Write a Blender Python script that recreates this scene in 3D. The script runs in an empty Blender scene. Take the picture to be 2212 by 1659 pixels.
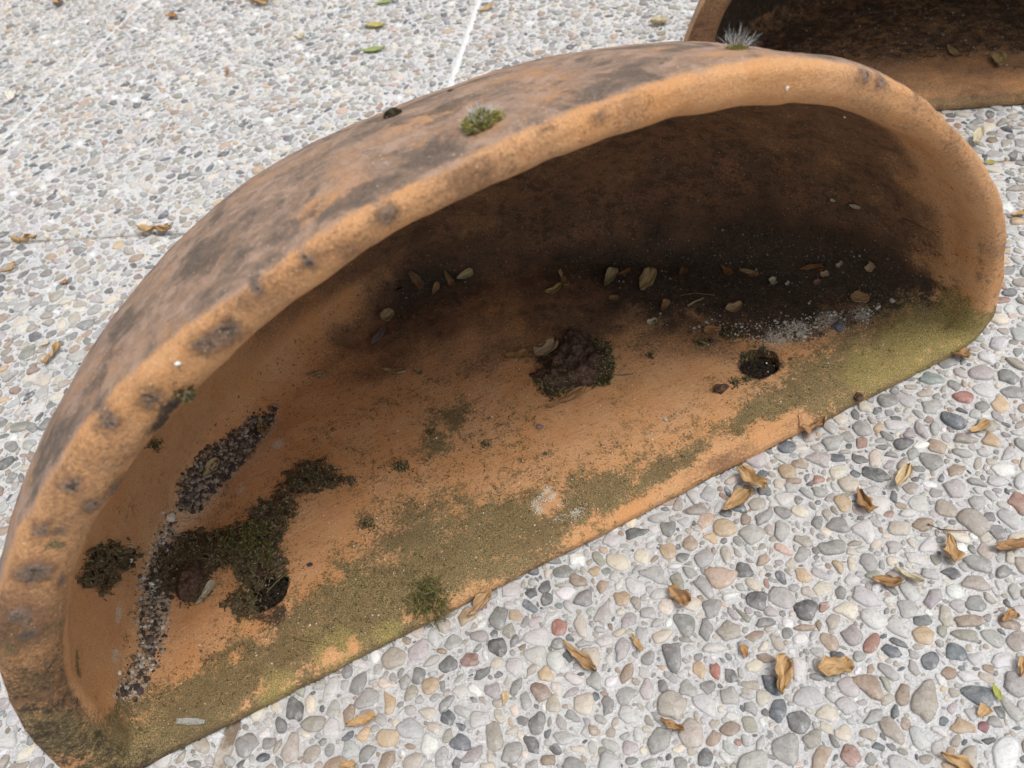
import bpy, bmesh, math, random
import numpy as np
from mathutils import Vector, Matrix, noise
from mathutils.bvhtree import BVHTree

random.seed(7)
rng = np.random.default_rng(11)
S = bpy.context.scene
COL = S.collection

# ------------------------------------------------------------------ camera
PW, PH = 2212.0, 1659.0            # pixel frame in which positions were read off the photograph
DEP, ROLL, HF = 47.0, -12.0, 67.0
FPX = PW / 2 / math.tan(math.radians(HF / 2))
CO = Vector((0, 0, 0.5))
_d, _r = math.radians(DEP), math.radians(ROLL)
FW = Vector((0, math.cos(_d), -math.sin(_d)))
_up0 = Vector((1, 0, 0)).cross(FW)
RT = Vector((1, 0, 0)) * math.cos(_r) + _up0 * math.sin(_r)
UP = _up0 * math.cos(_r) - Vector((1, 0, 0)) * math.sin(_r)
cd = bpy.data.cameras.new('camera')
cam = bpy.data.objects.new('camera', cd)
COL.objects.link(cam)
cam.matrix_world = Matrix(((RT.x, UP.x, -FW.x, CO.x), (RT.y, UP.y, -FW.y, CO.y), (RT.z, UP.z, -FW.z, CO.z), (0, 0, 0, 1)))
cd.sensor_fit = 'HORIZONTAL'
cd.angle = math.radians(HF)
cd.clip_start = 0.02
cd.clip_end = 200
cd.dof.use_dof = True
cd.dof.focus_distance = 0.58
cd.dof.aperture_fstop = 10.0
S.camera = cam

# ------------------------------------------------------------------ world, sun, exposure
SUN_EL, SUN_AZ = 70.0, 125.0       # azimuth measured clockwise from +Y
w = bpy.data.worlds.new('World'); S.world = w; w.use_nodes = True
wn = w.node_tree; wn.nodes.clear()
sky = wn.nodes.new('ShaderNodeTexSky'); sky.sky_type = 'NISHITA'; sky.sun_disc = False
sky.sun_elevation = math.radians(SUN_EL); sky.sun_rotation = math.radians(SUN_AZ)
sky.air_density = 1.0; sky.dust_density = 3.0; sky.ozone_density = 1.0
hs = wn.nodes.new('ShaderNodeHueSaturation'); hs.inputs['Saturation'].default_value = 0.30   # overcast: a nearly grey sky
bg = wn.nodes.new('ShaderNodeBackground'); bg.inputs['Strength'].default_value = 0.15
wo = wn.nodes.new('ShaderNodeOutputWorld')
wn.links.new(sky.outputs[0], hs.inputs['Color']); wn.links.new(hs.outputs[0], bg.inputs['Color']); wn.links.new(bg.outputs[0], wo.inputs[0])
sl = bpy.data.lights.new('sun', 'SUN'); sl.energy = 1.5; sl.angle = math.radians(24); sl.color = (1, 0.96, 0.9)
so = bpy.data.objects.new('sun', sl); COL.objects.link(so)
_e, _a = math.radians(SUN_EL), math.radians(SUN_AZ)
so.rotation_euler = Vector((math.sin(_a) * math.cos(_e), math.cos(_a) * math.cos(_e), math.sin(_e))).to_track_quat('Z', 'Y').to_euler()
S.view_settings.view_transform = 'Standard'; S.view_settings.look = 'None'
S.view_settings.gamma = 1; S.view_settings.use_curve_mapping = False
S.view_settings.exposure = 0.5
S.cycles.max_bounces = 8; S.cycles.diffuse_bounces = 5

# ------------------------------------------------------------------ geometry helpers
def ray(x, y):
    return (FW * FPX + RT * (x - PW / 2) - UP * (y - PH / 2)).normalized()
def gnd(x, y, z=0.0):
    r = ray(x, y); return CO + r * ((z - CO.z) / r.z)
def proj(p):
    v = p - CO; z = v.dot(FW); return PW / 2 + FPX * v.dot(RT) / z, PH / 2 - FPX * v.dot(UP) / z, z
def mesh_np(name, V, F, mat, smooth=True, mats=None):
    """V (n,3); F list of index tuples or (m,k) array"""
    me = bpy.data.meshes.new(name)
    if isinstance(F, np.ndarray):
        k = F.shape[1]
        me.vertices.add(len(V)); me.vertices.foreach_set('co', np.asarray(V, np.float32).ravel())
        me.loops.add(F.size); me.loops.foreach_set('vertex_index', F.astype(np.int32).ravel())
        me.polygons.add(len(F)); me.polygons.foreach_set('loop_start', np.arange(0, F.size, k, dtype=np.int32))
        me.polygons.foreach_set('loop_total', np.full(len(F), k, np.int32))
        me.update(calc_edges=True); me.validate()
    else:
        me.from_pydata([tuple(v) for v in V], [], F); me.update()
    if mat: me.materials.append(mat)
    if smooth: me.polygons.foreach_set('use_smooth', np.ones(len(me.polygons), bool))
    return me
def link(name, me, parent=None, label=None, cat=None, group=None, kind=None):
    o = bpy.data.objects.new(name, me); COL.objects.link(o)
    if parent: o.parent = parent
    if label: o['label'] = label
    if cat: o['category'] = cat
    if group: o['group'] = group
    if kind: o['kind'] = kind
    return o
def colattr(me, name, C):
    a = me.color_attributes.new(name, 'FLOAT_COLOR', 'POINT')
    if C.shape[1] == 3: C = np.concatenate([C, np.ones((len(C), 1))], 1)
    a.data.foreach_set('color', np.asarray(C, np.float32).ravel())
def nz(P, sc, oct_=3, off=0.0):
    return np.array([noise.fractal(Vector((p[0] * sc + off, p[1] * sc - off, p[2] * sc + 2 * off)), 1.0, 2.0, oct_) for p in P])
def in_poly(x, y, poly):
    c = False; n = len(poly); j = n - 1
    for i in range(n):
        xi, yi = poly[i]; xj, yj = poly[j]
        if (yi > y) != (yj > y) and x < (xj - xi) * (y - yi) / (yj - yi) + xi: c = not c
        j = i
    return c
def seg_dist(x, y, poly):
    best = 1e9; n = len(poly)
    for i in range(n):
        ax, ay = poly[i]; bx, by = poly[(i + 1) % n]
        dx, dy = bx - ax, by - ay; L = dx * dx + dy * dy or 1
        t = max(0, min(1, ((x - ax) * dx + (y - ay) * dy) / L))
        best = min(best, math.hypot(x - ax - t * dx, y - ay - t * dy))
    return best

# ------------------------------------------------------------------ material helpers
class M:
    def __init__(s, name):
        s.m = bpy.data.materials.new(name); s.m.use_nodes = True; s.t = s.m.node_tree; s.t.nodes.clear()
        s.out = s.t.nodes.new('ShaderNodeOutputMaterial')
        s.b = s.t.nodes.new('ShaderNodeBsdfPrincipled'); s.t.links.new(s.b.outputs[0], s.out.inputs[0])
        s.co = s.t.nodes.new('ShaderNodeTexCoord').outputs['Object']
    def n(s, typ, ins=None, **pr):
        nd = s.t.nodes.new('ShaderNode' + typ)
        for k, v in pr.items(): setattr(nd, k, v)
        for k, v in (ins or {}).items(): s.put(nd.inputs[k], v)
        return nd
    def put(s, sock, v):
        if isinstance(v, bpy.types.NodeSocket): s.t.links.new(v, sock)
        elif isinstance(v, tuple) and len(v) == 3 and sock.type == 'RGBA': sock.default_value = v + (1,)
        else: sock.default_value = v
    def noise(s, sc, det=3, rough=.55, co=None, dist=0):
        return s.n('TexNoise', {'Vector': co or s.co, 'Scale': sc, 'Detail': det, 'Roughness': rough, 'Distortion': dist}).outputs['Fac']
    def vor(s, sc, feat='F1', co=None, out='Distance', rnd=1.0):
        return s.n('TexVoronoi', {'Vector': co or s.co, 'Scale': sc, 'Randomness': rnd}, feature=feat).outputs[out]
    def step(s, v, a, b, lo=0.0, hi=1.0):
        return s.n('MapRange', {'Value': v, 'From Min': a, 'From Max': b, 'To Min': lo, 'To Max': hi}, interpolation_type='SMOOTHSTEP').outputs[0]
    def math(s, op, a, b=0.0, clamp=False):
        nd = s.n('Math', operation=op, use_clamp=clamp); s.put(nd.inputs[0], a); s.put(nd.inputs[1], b); return nd.outputs[0]
    def mix(s, f, a, b, mode='MIX'):
        nd = s.n('Mix', data_type='RGBA', blend_type=mode)
        s.put(nd.inputs[0], f); s.put(nd.inputs[6], a); s.put(nd.inputs[7], b); return nd.outputs[2]
    def attr(s, name):
        return s.n('Attribute', attribute_name=name, attribute_type='GEOMETRY')
    def sep(s, c):
        return s.n('SeparateColor', {'Color': c}).outputs
    def bump(s, h, dist, strength=1.0, prev=None):
        ins = {'Height': h, 'Distance': dist, 'Strength': strength}
        if prev: ins['Normal'] = prev
        return s.n('Bump', ins).outputs[0]
    def done(s, color, rough=.8, normal=None, spec=.3):
        s.put(s.b.inputs['Base Color'], color); s.put(s.b.inputs['Roughness'], rough)
        s.b.inputs['Specular IOR Level'].default_value = spec
        if normal: s.put(s.b.inputs['Normal'], normal)
        return s.m

def mat_concrete():
    m = M('concrete_matrix')
    n1 = m.noise(9, 4); n2 = m.noise(210, 5, .75); n3 = m.noise(900, 2, .6)
    c = m.mix(m.step(n1, .3, .7), (.53, .53, .535), (.62, .615, .605))
    c = m.mix(m.step(n2, .35, .75), c, (.70, .695, .68))
    c = m.mix(m.step(n3, .60, .72, 0, .55), c, (.26, .245, .22))
    v = m.vor(420); c = m.mix(m.step(v, .22, .12, 0, .5), c, (.30, .26, .21))
    nb = m.bump(n2, .0030); nb = m.bump(n3, .0009, 1, nb)
    return m.done(c, .9, nb, .2)
def mat_mortar():
    m = M('mortar')
    v = m.n('TexVoronoi', {'Vector': m.co, 'Scale': 85.0}, feature='F1')
    d = m.vor(85, 'DISTANCE_TO_EDGE')
    hsv = m.sep(v.outputs['Color'])
    col = m.mix(hsv[0], (.22, .22, .23), (.52, .45, .38)); col = m.mix(m.step(hsv[1], .6, .9), col, (.62, .61, .58))
    far = m.n('VectorMath', {0: m.co}, operation='LENGTH').outputs['Value']
    msk = m.math('MULTIPLY', m.step(d, .08, .16), m.step(far, 2.3, 2.5))
    c = m.mix(m.step(m.noise(120, 4), .35, .65), (.20, .155, .11), (.42, .38, .33))
    c = m.mix(msk, c, col)
    nb = m.bump(m.math('ADD', m.noise(250, 3), m.math('MULTIPLY', m.step(d, 0, .3), m.step(far, 2.3, 2.5))), .002)
    return m.done(c, .9, nb, .2)
def mat_pebble():
    m = M('pebble_stone')
    a = m.attr('tint'); base = a.outputs['Color']; r = a.outputs['Alpha']
    sh = m.n('VectorMath', {0: m.co, 1: m.n('CombineXYZ', {'X': m.math('MULTIPLY', r, 3.1), 'Y': m.math('MULTIPLY', r, 7.7), 'Z': r}).outputs[0]}, operation='ADD').outputs[0]
    n1 = m.noise(170, 4, .65, sh, .6); n2 = m.noise(900, 3, .65, sh)
    sc = m.n('Mapping', {'Vector': sh, 'Scale': (60.0, 420.0, 200.0), 'Rotation': (0.3, 0.2, 0.9)}).outputs[0]
    band = m.n('TexNoise', {'Vector': sc, 'Scale': 1.0, 'Detail': 3.0}).outputs['Fac']
    c = m.mix(m.step(n1, .3, .75, 0, .55), base, m.mix(.5, base, (.62, .60, .57)))
    c = m.mix(m.step(band, .5, .8, 0, .45), c, m.mix(.55, base, (.12, .10, .085)))
    c = m.mix(m.step(n2, .60, .78, 0, .8), c, m.mix(.5, base, (.70, .68, .64)))
    c = m.mix(m.step(n2, .44, .30, 0, .75), c, m.mix(.6, base, (.06, .055, .05)))
    n5 = m.noise(330, 4, .7, sh); c = m.mix(m.step(n5, .52, .70, 0, .5), c, m.mix(.5, base, (.10, .085, .07)))
    film = m.step(m.noise(95, 5, .72), .54, .74, 0, .55)
    c = m.mix(film, c, (.60, .595, .58))
    nb = m.bump(n1, .0012, .6); nb = m.bump(n2, .0005, .6, nb)
    return m.done(c, m.step(n1, .3, .8, .45, .8), nb, .35)
def mat_terracotta():
    m = M('weathered_terracotta')
    A = m.sep(m.attr('mask_a').outputs['Color']); B = m.sep(m.attr('mask_b').outputs['Color'])
    aA = m.attr('mask_a').outputs['Alpha']
    mould, algae, lime = A[0], A[1], A[2]
    grime_shade, outer, speck = B[0], B[1], B[2]
    n0 = m.noise(7, 3); n1 = m.noise(28, 5, .65); n2 = m.noise(110, 5, .7); n3 = m.noise(520, 4, .7); n4 = m.noise(1300, 2, .6)
    c = m.mix(m.step(n0, .35, .65), (.54, .260, .100), (.52, .275, .125))
    c = m.mix(m.step(n1, .35, .7, 0, .75), c, (.58, .33, .165))
    c = m.mix(m.step(n2, .5, .75, 0, .45), c, (.42, .15, .06))
    c = m.mix(m.step(n4, .53, .72, 0, .65), c, (.68, .45, .26))
    c = m.mix(m.step(n4, .42, .30, 0, .6), c, (.25, .11, .045))
    # brown film inside: wall stain plus the hollow's shade put into the colour
    g = m.math('ADD', grime_shade, m.math('MULTIPLY', m.math('SUBTRACT', m.math('ADD', m.math('MULTIPLY', n1, .55), m.math('MULTIPLY', n3, .6)), .575), 2.0))
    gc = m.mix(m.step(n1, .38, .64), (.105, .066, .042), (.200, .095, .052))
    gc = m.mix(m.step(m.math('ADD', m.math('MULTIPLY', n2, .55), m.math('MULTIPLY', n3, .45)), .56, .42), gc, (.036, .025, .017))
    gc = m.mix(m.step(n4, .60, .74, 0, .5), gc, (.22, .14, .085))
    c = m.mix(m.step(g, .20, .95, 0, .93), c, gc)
    # outside: grey brown weathering with sharp edged dark lichen
    o1 = m.math('ADD', outer, m.math('MULTIPLY', m.math('SUBTRACT', m.math('ADD', m.math('ADD', m.math('MULTIPLY', n1, .50), m.math('MULTIPLY', n2, .30)), m.math('MULTIPLY', n3, .25)), .525), 2.6))
    c = m.mix(m.step(o1, .42, .95, 0, .90), c, m.mix(m.step(n2, .35, .65), (.165, .120, .092), (.38, .265, .20)))
    lo = m.noise(33, 4, .6, None, .3)
    l2 = m.math('ADD', m.math('MULTIPLY', outer, .55), m.math('MULTIPLY', m.math('SUBTRACT', m.math('ADD', m.math('ADD', m.math('MULTIPLY', lo, .62), m.math('MULTIPLY', n2, .25)), m.math('MULTIPLY', n3, .2)), .535), 3.2))
    c = m.mix(m.step(l2, .47, .76, 0, .80), c, m.mix(m.step(n3, .4, .62), (.058, .046, .037), (.140, .108, .086)))
    # algae: a fine olive dither
    al = m.math('ADD', algae, m.math('MULTIPLY', m.math('SUBTRACT', m.math('ADD', m.math('MULTIPLY', n3, .55), m.math('MULTIPLY', n2, .5)), .525), 2.6))
    alc = m.mix(m.step(n4, .38, .62), (.055, .049, .022), (.26, .205, .098))
    alc = m.mix(m.step(n1, .4, .62), alc, m.mix(.5, alc, (.12, .085, .040)))
    alc = m.mix(m.step(aA, .3, .9), alc, m.mix(m.step(n4, .38, .62), (.11, .095, .030), (.31, .26, .095)))
    c = m.mix(m.step(al, .33, .72, 0, .92), c, alc)
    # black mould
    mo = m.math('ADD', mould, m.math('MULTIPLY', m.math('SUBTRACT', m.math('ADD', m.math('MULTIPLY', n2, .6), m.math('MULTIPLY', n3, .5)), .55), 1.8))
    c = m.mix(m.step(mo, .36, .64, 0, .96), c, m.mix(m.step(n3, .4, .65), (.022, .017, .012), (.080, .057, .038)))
    # dark specks
    wv = m.n('VectorMath', {0: m.co, 1: m.n('VectorMath', {0: m.n('TexNoise', {'Vector': m.co, 'Scale': 260.0, 'Detail': 3.0}).outputs['Color'], 'Scale': .0075}, operation='SCALE').outputs[0]}, operation='ADD').outputs[0]
    v1 = m.vor(250, co=wv); v2 = m.vor(560, co=wv)
    sd = m.math('MULTIPLY', m.step(m.math('ADD', m.noise(24, 3), m.math('MULTIPLY', speck, .45)), .48, .78), speck)
    s1 = m.math('MULTIPLY', m.step(m.math('ADD', v1, m.math('MULTIPLY', n3, .45)), .45, .33), sd)
    s2 = m.math('MULTIPLY', m.step(m.math('ADD', v2, m.math('MULTIPLY', n4, .3)), .36, .26), m.math('MULTIPLY', speck, m.step(n2, .4, .6)))
    c = m.mix(m.math('MAXIMUM', m.math('MULTIPLY', s1, .95), m.math('MULTIPLY', s2, .8)), c, (.050, .036, .016))
    # lime and pale grit
    li = m.math('ADD', lime, m.math('MULTIPLY', m.math('SUBTRACT', m.math('ADD', m.math('MULTIPLY', n3, .6), m.math('MULTIPLY', n4, .5)), .55), 3.4))
    c = m.mix(m.step(li, .45, .75, 0, .85), c, (.55, .50, .40))
    v3 = m.vor(260)
    c = m.mix(m.math('MULTIPLY', m.step(v3, .12, .07), m.step(m.noise(60, 2), .46, .6)), c, (.62, .54, .40))
    hgt = m.math('ADD', m.math('MULTIPLY', n2, .6), m.math('MULTIPLY', n3, .45))
    hgt = m.math('ADD', hgt, m.math('MULTIPLY', m.math('ADD', s1, m.step(mo, .36, .64)), .25))
    rib = m.n('TexNoise', {'Vector': m.n('Mapping', {'Vector': m.co, 'Scale': (6.0, 330.0, 330.0)}).outputs[0], 'Scale': 1.0, 'Detail': 2.0}).outputs['Fac']
    hgt = m.math('ADD', hgt, m.math('MULTIPLY', rib, .28))
    nb = m.bump(hgt, .0024, .85); nb = m.bump(n4, .0008, .9, nb)
    return m.done(c, m.step(n2, .3, .7, .68, .9), nb, .22)
def mat_tint(name, rough=.8, sc=700, bd=.0005, trans=0.0, var=.5, spec=.25):
    """colour from the vertex attribute 'tint', broken up by noise; optional light passing through"""
    m = M(name)
    c0 = m.attr('tint').outputs['Color']
    n = m.noise(sc, 3, .65)
    c = m.mix(m.step(n, .35, .7, 0, var), c0, m.mix(.6, c0, (.05, .035, .02)))
    m.done(c, rough, m.bump(n, bd), spec)
    if trans:
        tr = m.n('BsdfTranslucent', {'Color': c}); mx = m.n('MixShader', {0: trans})
        m.t.links.new(m.b.outputs[0], mx.inputs[1]); m.t.links.new(tr.outputs[0], mx.inputs[2]); m.t.links.new(mx.outputs[0], m.out.inputs[0])
    return m.m
def mat_soil():
    m = M('soil')
    n = m.noise(330, 5, .75); n2 = m.noise(1200, 2); v = m.vor(330)
    c = m.mix(m.step(n, .35, .7), (.065, .040, .029), (.20, .122, .085))
    c = m.mix(m.step(v, .12, .06), c, (.45, .38, .28))
    return m.done(c, .95, m.bump(n, .003, 1, m.bump(n2, .0008)), .1)
CONC, MORT, PEB, TERRA, SOIL = mat_concrete(), mat_mortar(), mat_pebble(), mat_terracotta(), mat_soil()
MOSS = mat_tint('moss_leaves', .85, 900, .0003, .25, .35)
PETAL = mat_tint('dried_petal', .62, 420, .0006, .30, .22)
GRAIN = mat_tint('loose_stone', .75, 800, .0006, 0, .35)
HAIR = mat_tint('pale_moss_hair', .6, 300, .0001, .4, .1)
def mat_film():
    m = M('clear_plastic'); m.done((.75, .75, .72), .12, m.bump(m.noise(200, 2), .0008), .6)
    m.b.inputs['Transmission Weight'].default_value = .75; m.b.inputs['IOR'].default_value = 1.3
    return m.m
FILM = mat_film()

# ------------------------------------------------------------------ paving: slabs, joints
PT = math.radians(-15.5)
E1 = Vector((math.cos(PT), math.sin(PT), 0)); E2 = Vector((-math.sin(PT), math.cos(PT), 0))
pav = link('pavement', mesh_np('pavement', [(-9, -9, -.0035), (9, -9, -.0035), (9, 9, -.0035), (-9, 9, -.0035)], [(0, 1, 2, 3)], MORT, False), kind='structure',
           label='exposed aggregate paving slabs with pale mortar joints')
JX = [-1.66, -.968, -.279, .41, 1.10]
JY = {0: [-.65, .022, .697, 1.37, 2.04], 1: [-.65, .022, .697, 1.37, 2.04], 2: [-.62, .055, .752, 1.42, 2.09], 3: [-.62, .055, .73, 1.42, 2.09]}
SL = []
for i in range(4):
    for j in range(4):
        gx0 = .0045 if i in (2,) else .004
        x0, x1 = JX[i] + gx0, JX[i + 1] - (.0045 if i == 1 else .003)
        y0, y1 = JY[i][j] + .0028, JY[i][j + 1] - .0026
        SL.append((x0, x1, y0, y1))
def slab(x0, x1, y0, y1):
    # worn box: chamfered, slightly wavy upper edge
    pts = []
    n = 46
    per = [(x0 + (x1 - x0) * t / n, y0) for t in range(n)] + [(x1, y0 + (y1 - y0) * t / n) for t in range(n)] + \
          [(x1 - (x1 - x0) * t / n, y1) for t in range(n)] + [(x0, y1 - (y1 - y0) * t / n) for t in range(n)]
    cx, cy = (x0 + x1) / 2, (y0 + y1) / 2
    V = []; N = len(per)
    for k, (ins, z) in enumerate(((0.0, -.04), (0.0, -.0022), (.0022, 0.0))):
        for (x, y) in per:
            wv = noise.noise(Vector((x * 45, y * 45, k * .3))) * .0016 if k else 0
            ii = ins + abs(wv)
            xx = min(max(x, x0 + ii), x1 - ii); yy = min(max(y, y0 + ii), y1 - ii)
            p = E1 * xx + E2 * yy; V.append((p.x, p.y, z))
    F = [(k * N + i, k * N + (i + 1) % N, (k + 1) * N + (i + 1) % N, (k + 1) * N + i) for k in range(2) for i in range(N)]
    F.append(tuple(range(2 * N, 3 * N)))
    return mesh_np('paving_slab', V, F, CONC, False)
for s in SL: link('paving_slab', slab(*s), pav)
def mat_joint():
    m = M('white_mortar'); n = m.noise(220, 4, .7); n1 = m.noise(30, 3)
    c = m.mix(m.step(n, .35, .7), (.52, .52, .51), (.70, .70, .69)); c = m.mix(m.step(n1, .55, .75, 0, .6), c, (.42, .37, .30))
    return m.done(c, .9, m.bump(n, .0015), .2)
JNT = mat_joint()
for k in (1, 2):                       # the pale joints running away from the camera
    x = JX[k] + (0 if k == 2 else -.0005); n = 160; V = []; wd = .0060 if k == 2 else .0022
    for t in range(n + 1):
        y = (.50 if k == 2 else -.6) + (1.5 if k == 2 else 2.6) * t / n; wv = noise.noise(Vector((x, y * 30, 0))) * .0012; h_ = noise.noise(Vector((x, y * 12, 5))) * .0006
        for dx, z in ((-wd, -.0032), (-wd * .75, -.0004 + h_), (wd * .75, -.0004 + h_), (wd, -.0032)):
            p = E1 * (x + dx + wv) + E2 * y; V.append((p.x, p.y, z))
    F = [(t * 4 + q, t * 4 + q + 1, t * 4 + q + 5, t * 4 + q + 4) for t in range(n) for q in range(3)]
    link('mortar_joint', mesh_np('mortar_joint', V, F, JNT), pav)
def on_slab(x, y, m):
    a, b = x * E1.x + y * E1.y, x * E2.x + y * E2.y
    for (x0, x1, y0, y1) in SL:
        if x0 + m < a < x1 - m and y0 + m < b < y1 - m: return True
    return False
ground_bvh = BVHTree.FromPolygons([(-9, -9, 0.0008), (9, -9, 0.0008), (9, 9, 0.0008), (-9, 9, 0.0008)], [(0, 1, 2, 3)])

# ------------------------------------------------------------------ planters
PA = dict(uc=.345, a=.370, b=.345, h=.328, pu=2.22, pw=1.8, dx=-.035)
CO_O = [-.0008, -.0118, -.0046, .0004, .0111, .0092, .0074]; CO_I = [.0068, .0046, -.015, .001, .0133, .0033]
def rad(ph, a, h, p, co):                 # hand-made, slightly lopsided arch
    return (abs(math.cos(ph) / a) ** p + abs(math.sin(ph) / h) ** p) ** (-1 / p) * (1 + sum(c * math.cos(k * ph) for k, c in enumerate(co)))
R_OUT = lambda ph: rad(ph, .366, .328, 2.22, CO_O)
R_IN = lambda ph: rad(ph, .338, .300, 2.22, CO_I)
def planter_mesh(seed, nt=230, nb=150, m_out=80, m_in=110):
    uc, a, b, h, pu, pw, dx0 = (PA[k] for k in ('uc', 'a', 'b', 'h', 'pu', 'pw', 'dx'))
    T, TF, RF = .027, .014, .036
    def loop(RF_, cr, z0, rc, zs=1.0):
        # arch from right foot over the top to the left foot, then the flat bottom back to the right
        P = []; xo = dx0 * (1 - cr); aR, aL = RF_(0) * cr, RF_(math.pi) * cr
        for k in range(nt):
            t = math.pi * (k + .5) / nt
            r = RF_(t) * cr; P.append((r * math.cos(t), z0 + r * math.sin(t) * zs))
        for k in range(nb):
            q = -1 + 2 * (k + .5) / nb
            q = math.copysign(abs(q) ** .8, q)
            P.append((q * (aR if q > 0 else aL), z0))
        P = np.array(P)
        rc0 = rc
        if rc > 0:   # round the two feet
            for i in range(len(P)):
                x, z = P[i]; aa, rc = (aR, rc0) if x > 0 else (aL, rc0 * .55); dx, dz = aa - abs(x), z - z0
                if dx < rc and dz < rc:
                    vx, vz = rc - dx, rc - dz; L = math.hypot(vx, vz)
                    if L > rc: P[i] = (math.copysign(aa - rc + vx / L * rc, x), z0 + rc - vz / L * rc)
        P[:, 0] += xo
        return P
    loops = []; kinds = []
    def add(P, v, kind):
        loops.append(np.stack([uc + P[:, 0], np.full(len(P), v) if np.isscalar(v) else v, P[:, 1]], 1)); kinds.append(kind)
    # outside, from the back to the rim
    for i in range(1, m_out + 1):
        ph = math.pi / 2 * (1 - i / m_out)
        ph = ph - .25 * math.sin(2 * ph) * .6 if False else ph
        cr, sr = max(math.cos(ph), 0) ** (2 / 1.6), math.sin(ph) ** (2 / 1.6); v = .40 * sr
        P = loop(R_OUT, cr, 0.0, .040 * min(1, cr * 1.2)); P[:, 0] -= .025 * (1 - cr)
        t = min(1, v / .04); P[:, 1] *= 1 - .012 * t * t * (3 - 2 * t) * np.exp(-((P[:, 0] - .11) / .17) ** 2)
        add(P, v, 0)
    zs_ = 1 - TF / R_IN(math.pi / 2); LO = loop(R_OUT, 1.0, 0.0, .040); LI = loop(R_IN, 1.0, TF, .012, zs_)
    for i in range(1, 13):                      # the rolled lip: crisp outer arris, soft inner edge
        s = (i / 13) ** 1.25
        vv = -.011 * ((1 - (1 - s / .42) ** 5) ** (1 / 3.2) if s < .42 else 1 - ((s - .42) / .58) ** 2.4)
        add(LO * (1 - s) + LI * s, vv, 1)
    ai, bi = R_IN(0), b - T + .004
    for i in range(0, m_in):
        ph = math.pi / 2 * (i / m_in)
        cr, sr = math.cos(ph) ** (2 / pw), math.sin(ph) ** (2 / pw)
        add(loop(R_IN, cr, TF, 0 if i else .012, zs_), bi * sr + .004, 2)
    L = len(loops[0]); V = np.concatenate(loops); K = np.repeat(kinds, L)
    # fillet between wall and floor inside
    for i in np.nonzero(K == 2)[0]:
        x, v, z = V[i]; x -= uc; vq = min(1, max(v - .004, 1e-6) / bi)
        x -= dx0 * (1 - max(0, 1 - vq ** pw) ** (1 / pw))
        rho = ((abs(x) / ai) ** pw + vq ** pw) ** (1 / pw)
        k = z - TF
        gx, gv = (abs(x) / ai + 1e-6) ** (pw - 1) / ai, vq ** (pw - 1) / bi
        g = math.hypot(gx, gv) / max(rho, .05) ** (pw - 1); d = max(0, (1 - rho) / g)
        if k < RF and d < RF and v > .0:
            wgt = min(1, v / .03)
            vx, vz = RF - d, RF - k; Ln = math.hypot(vx, vz)
            if Ln > RF:
                nd, nk = RF - vx / Ln * RF, RF - vz / Ln * RF
                gl = math.hypot(gx, gv); ix, iv = -math.copysign(gx / gl, x), -gv / gl
                V[i] += np.array([ix * (nd - d), iv * (nd - d), nk - k]) * wgt
    nl = len(loops)
    idx = np.arange(nl * L).reshape(nl, L)
    q = np.stack([idx[:-1], np.roll(idx[:-1], -1, 1), np.roll(idx[1:], -1, 1), idx[1:]], -1).reshape(-1, 4)
    F = [tuple(f) for f in q]
    po, pi_ = len(V), len(V) + 1
    V = np.concatenate([V, [[uc + dx0 - .025, .40, .0], [uc + dx0, bi + .004, TF]]]); K = np.concatenate([K, [0, 2]])
    F += [(po, (i + 1) % L, i) for i in range(L)] + [(pi_, idx[-1][i], idx[-1][(i + 1) % L]) for i in range(L)]
    me = bpy.data.meshes.new('terracotta_planter'); me.from_pydata(V.tolist(), [], F); me.update()
    bm = bmesh.new(); bm.from_mesh(me); bmesh.ops.recalc_face_normals(bm, faces=bm.faces); bm.to_mesh(me); bm.free()
    nrm = np.empty(len(V) * 3, np.float32); me.vertices.foreach_get('normal', nrm); nrm = nrm.reshape(-1, 3)
    D = nz(V, 7, 3, seed) * .0030 + nz(V, 38, 3, seed + 3) * .0010
    lipw = np.where(K == 1, 1.0, .0); D += lipw * nz(V, 60, 3, seed + 9) * .0005
    D *= np.clip((V[:, 2] + .003) / .012, 0.0, 1) 
    V2 = V + nrm * D[:, None]
    me.vertices.foreach_set('co', V2.astype(np.float32).ravel()); me.update()
    me.materials.append(TERRA); me.polygons.foreach_set('use_smooth', np.ones(len(me.polygons), bool))
    return me, V2, K
def frame(A, ang):
    t = math.radians(ang)
    return Matrix.Translation(A) @ Matrix.Rotation(t, 4, 'Z')
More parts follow.
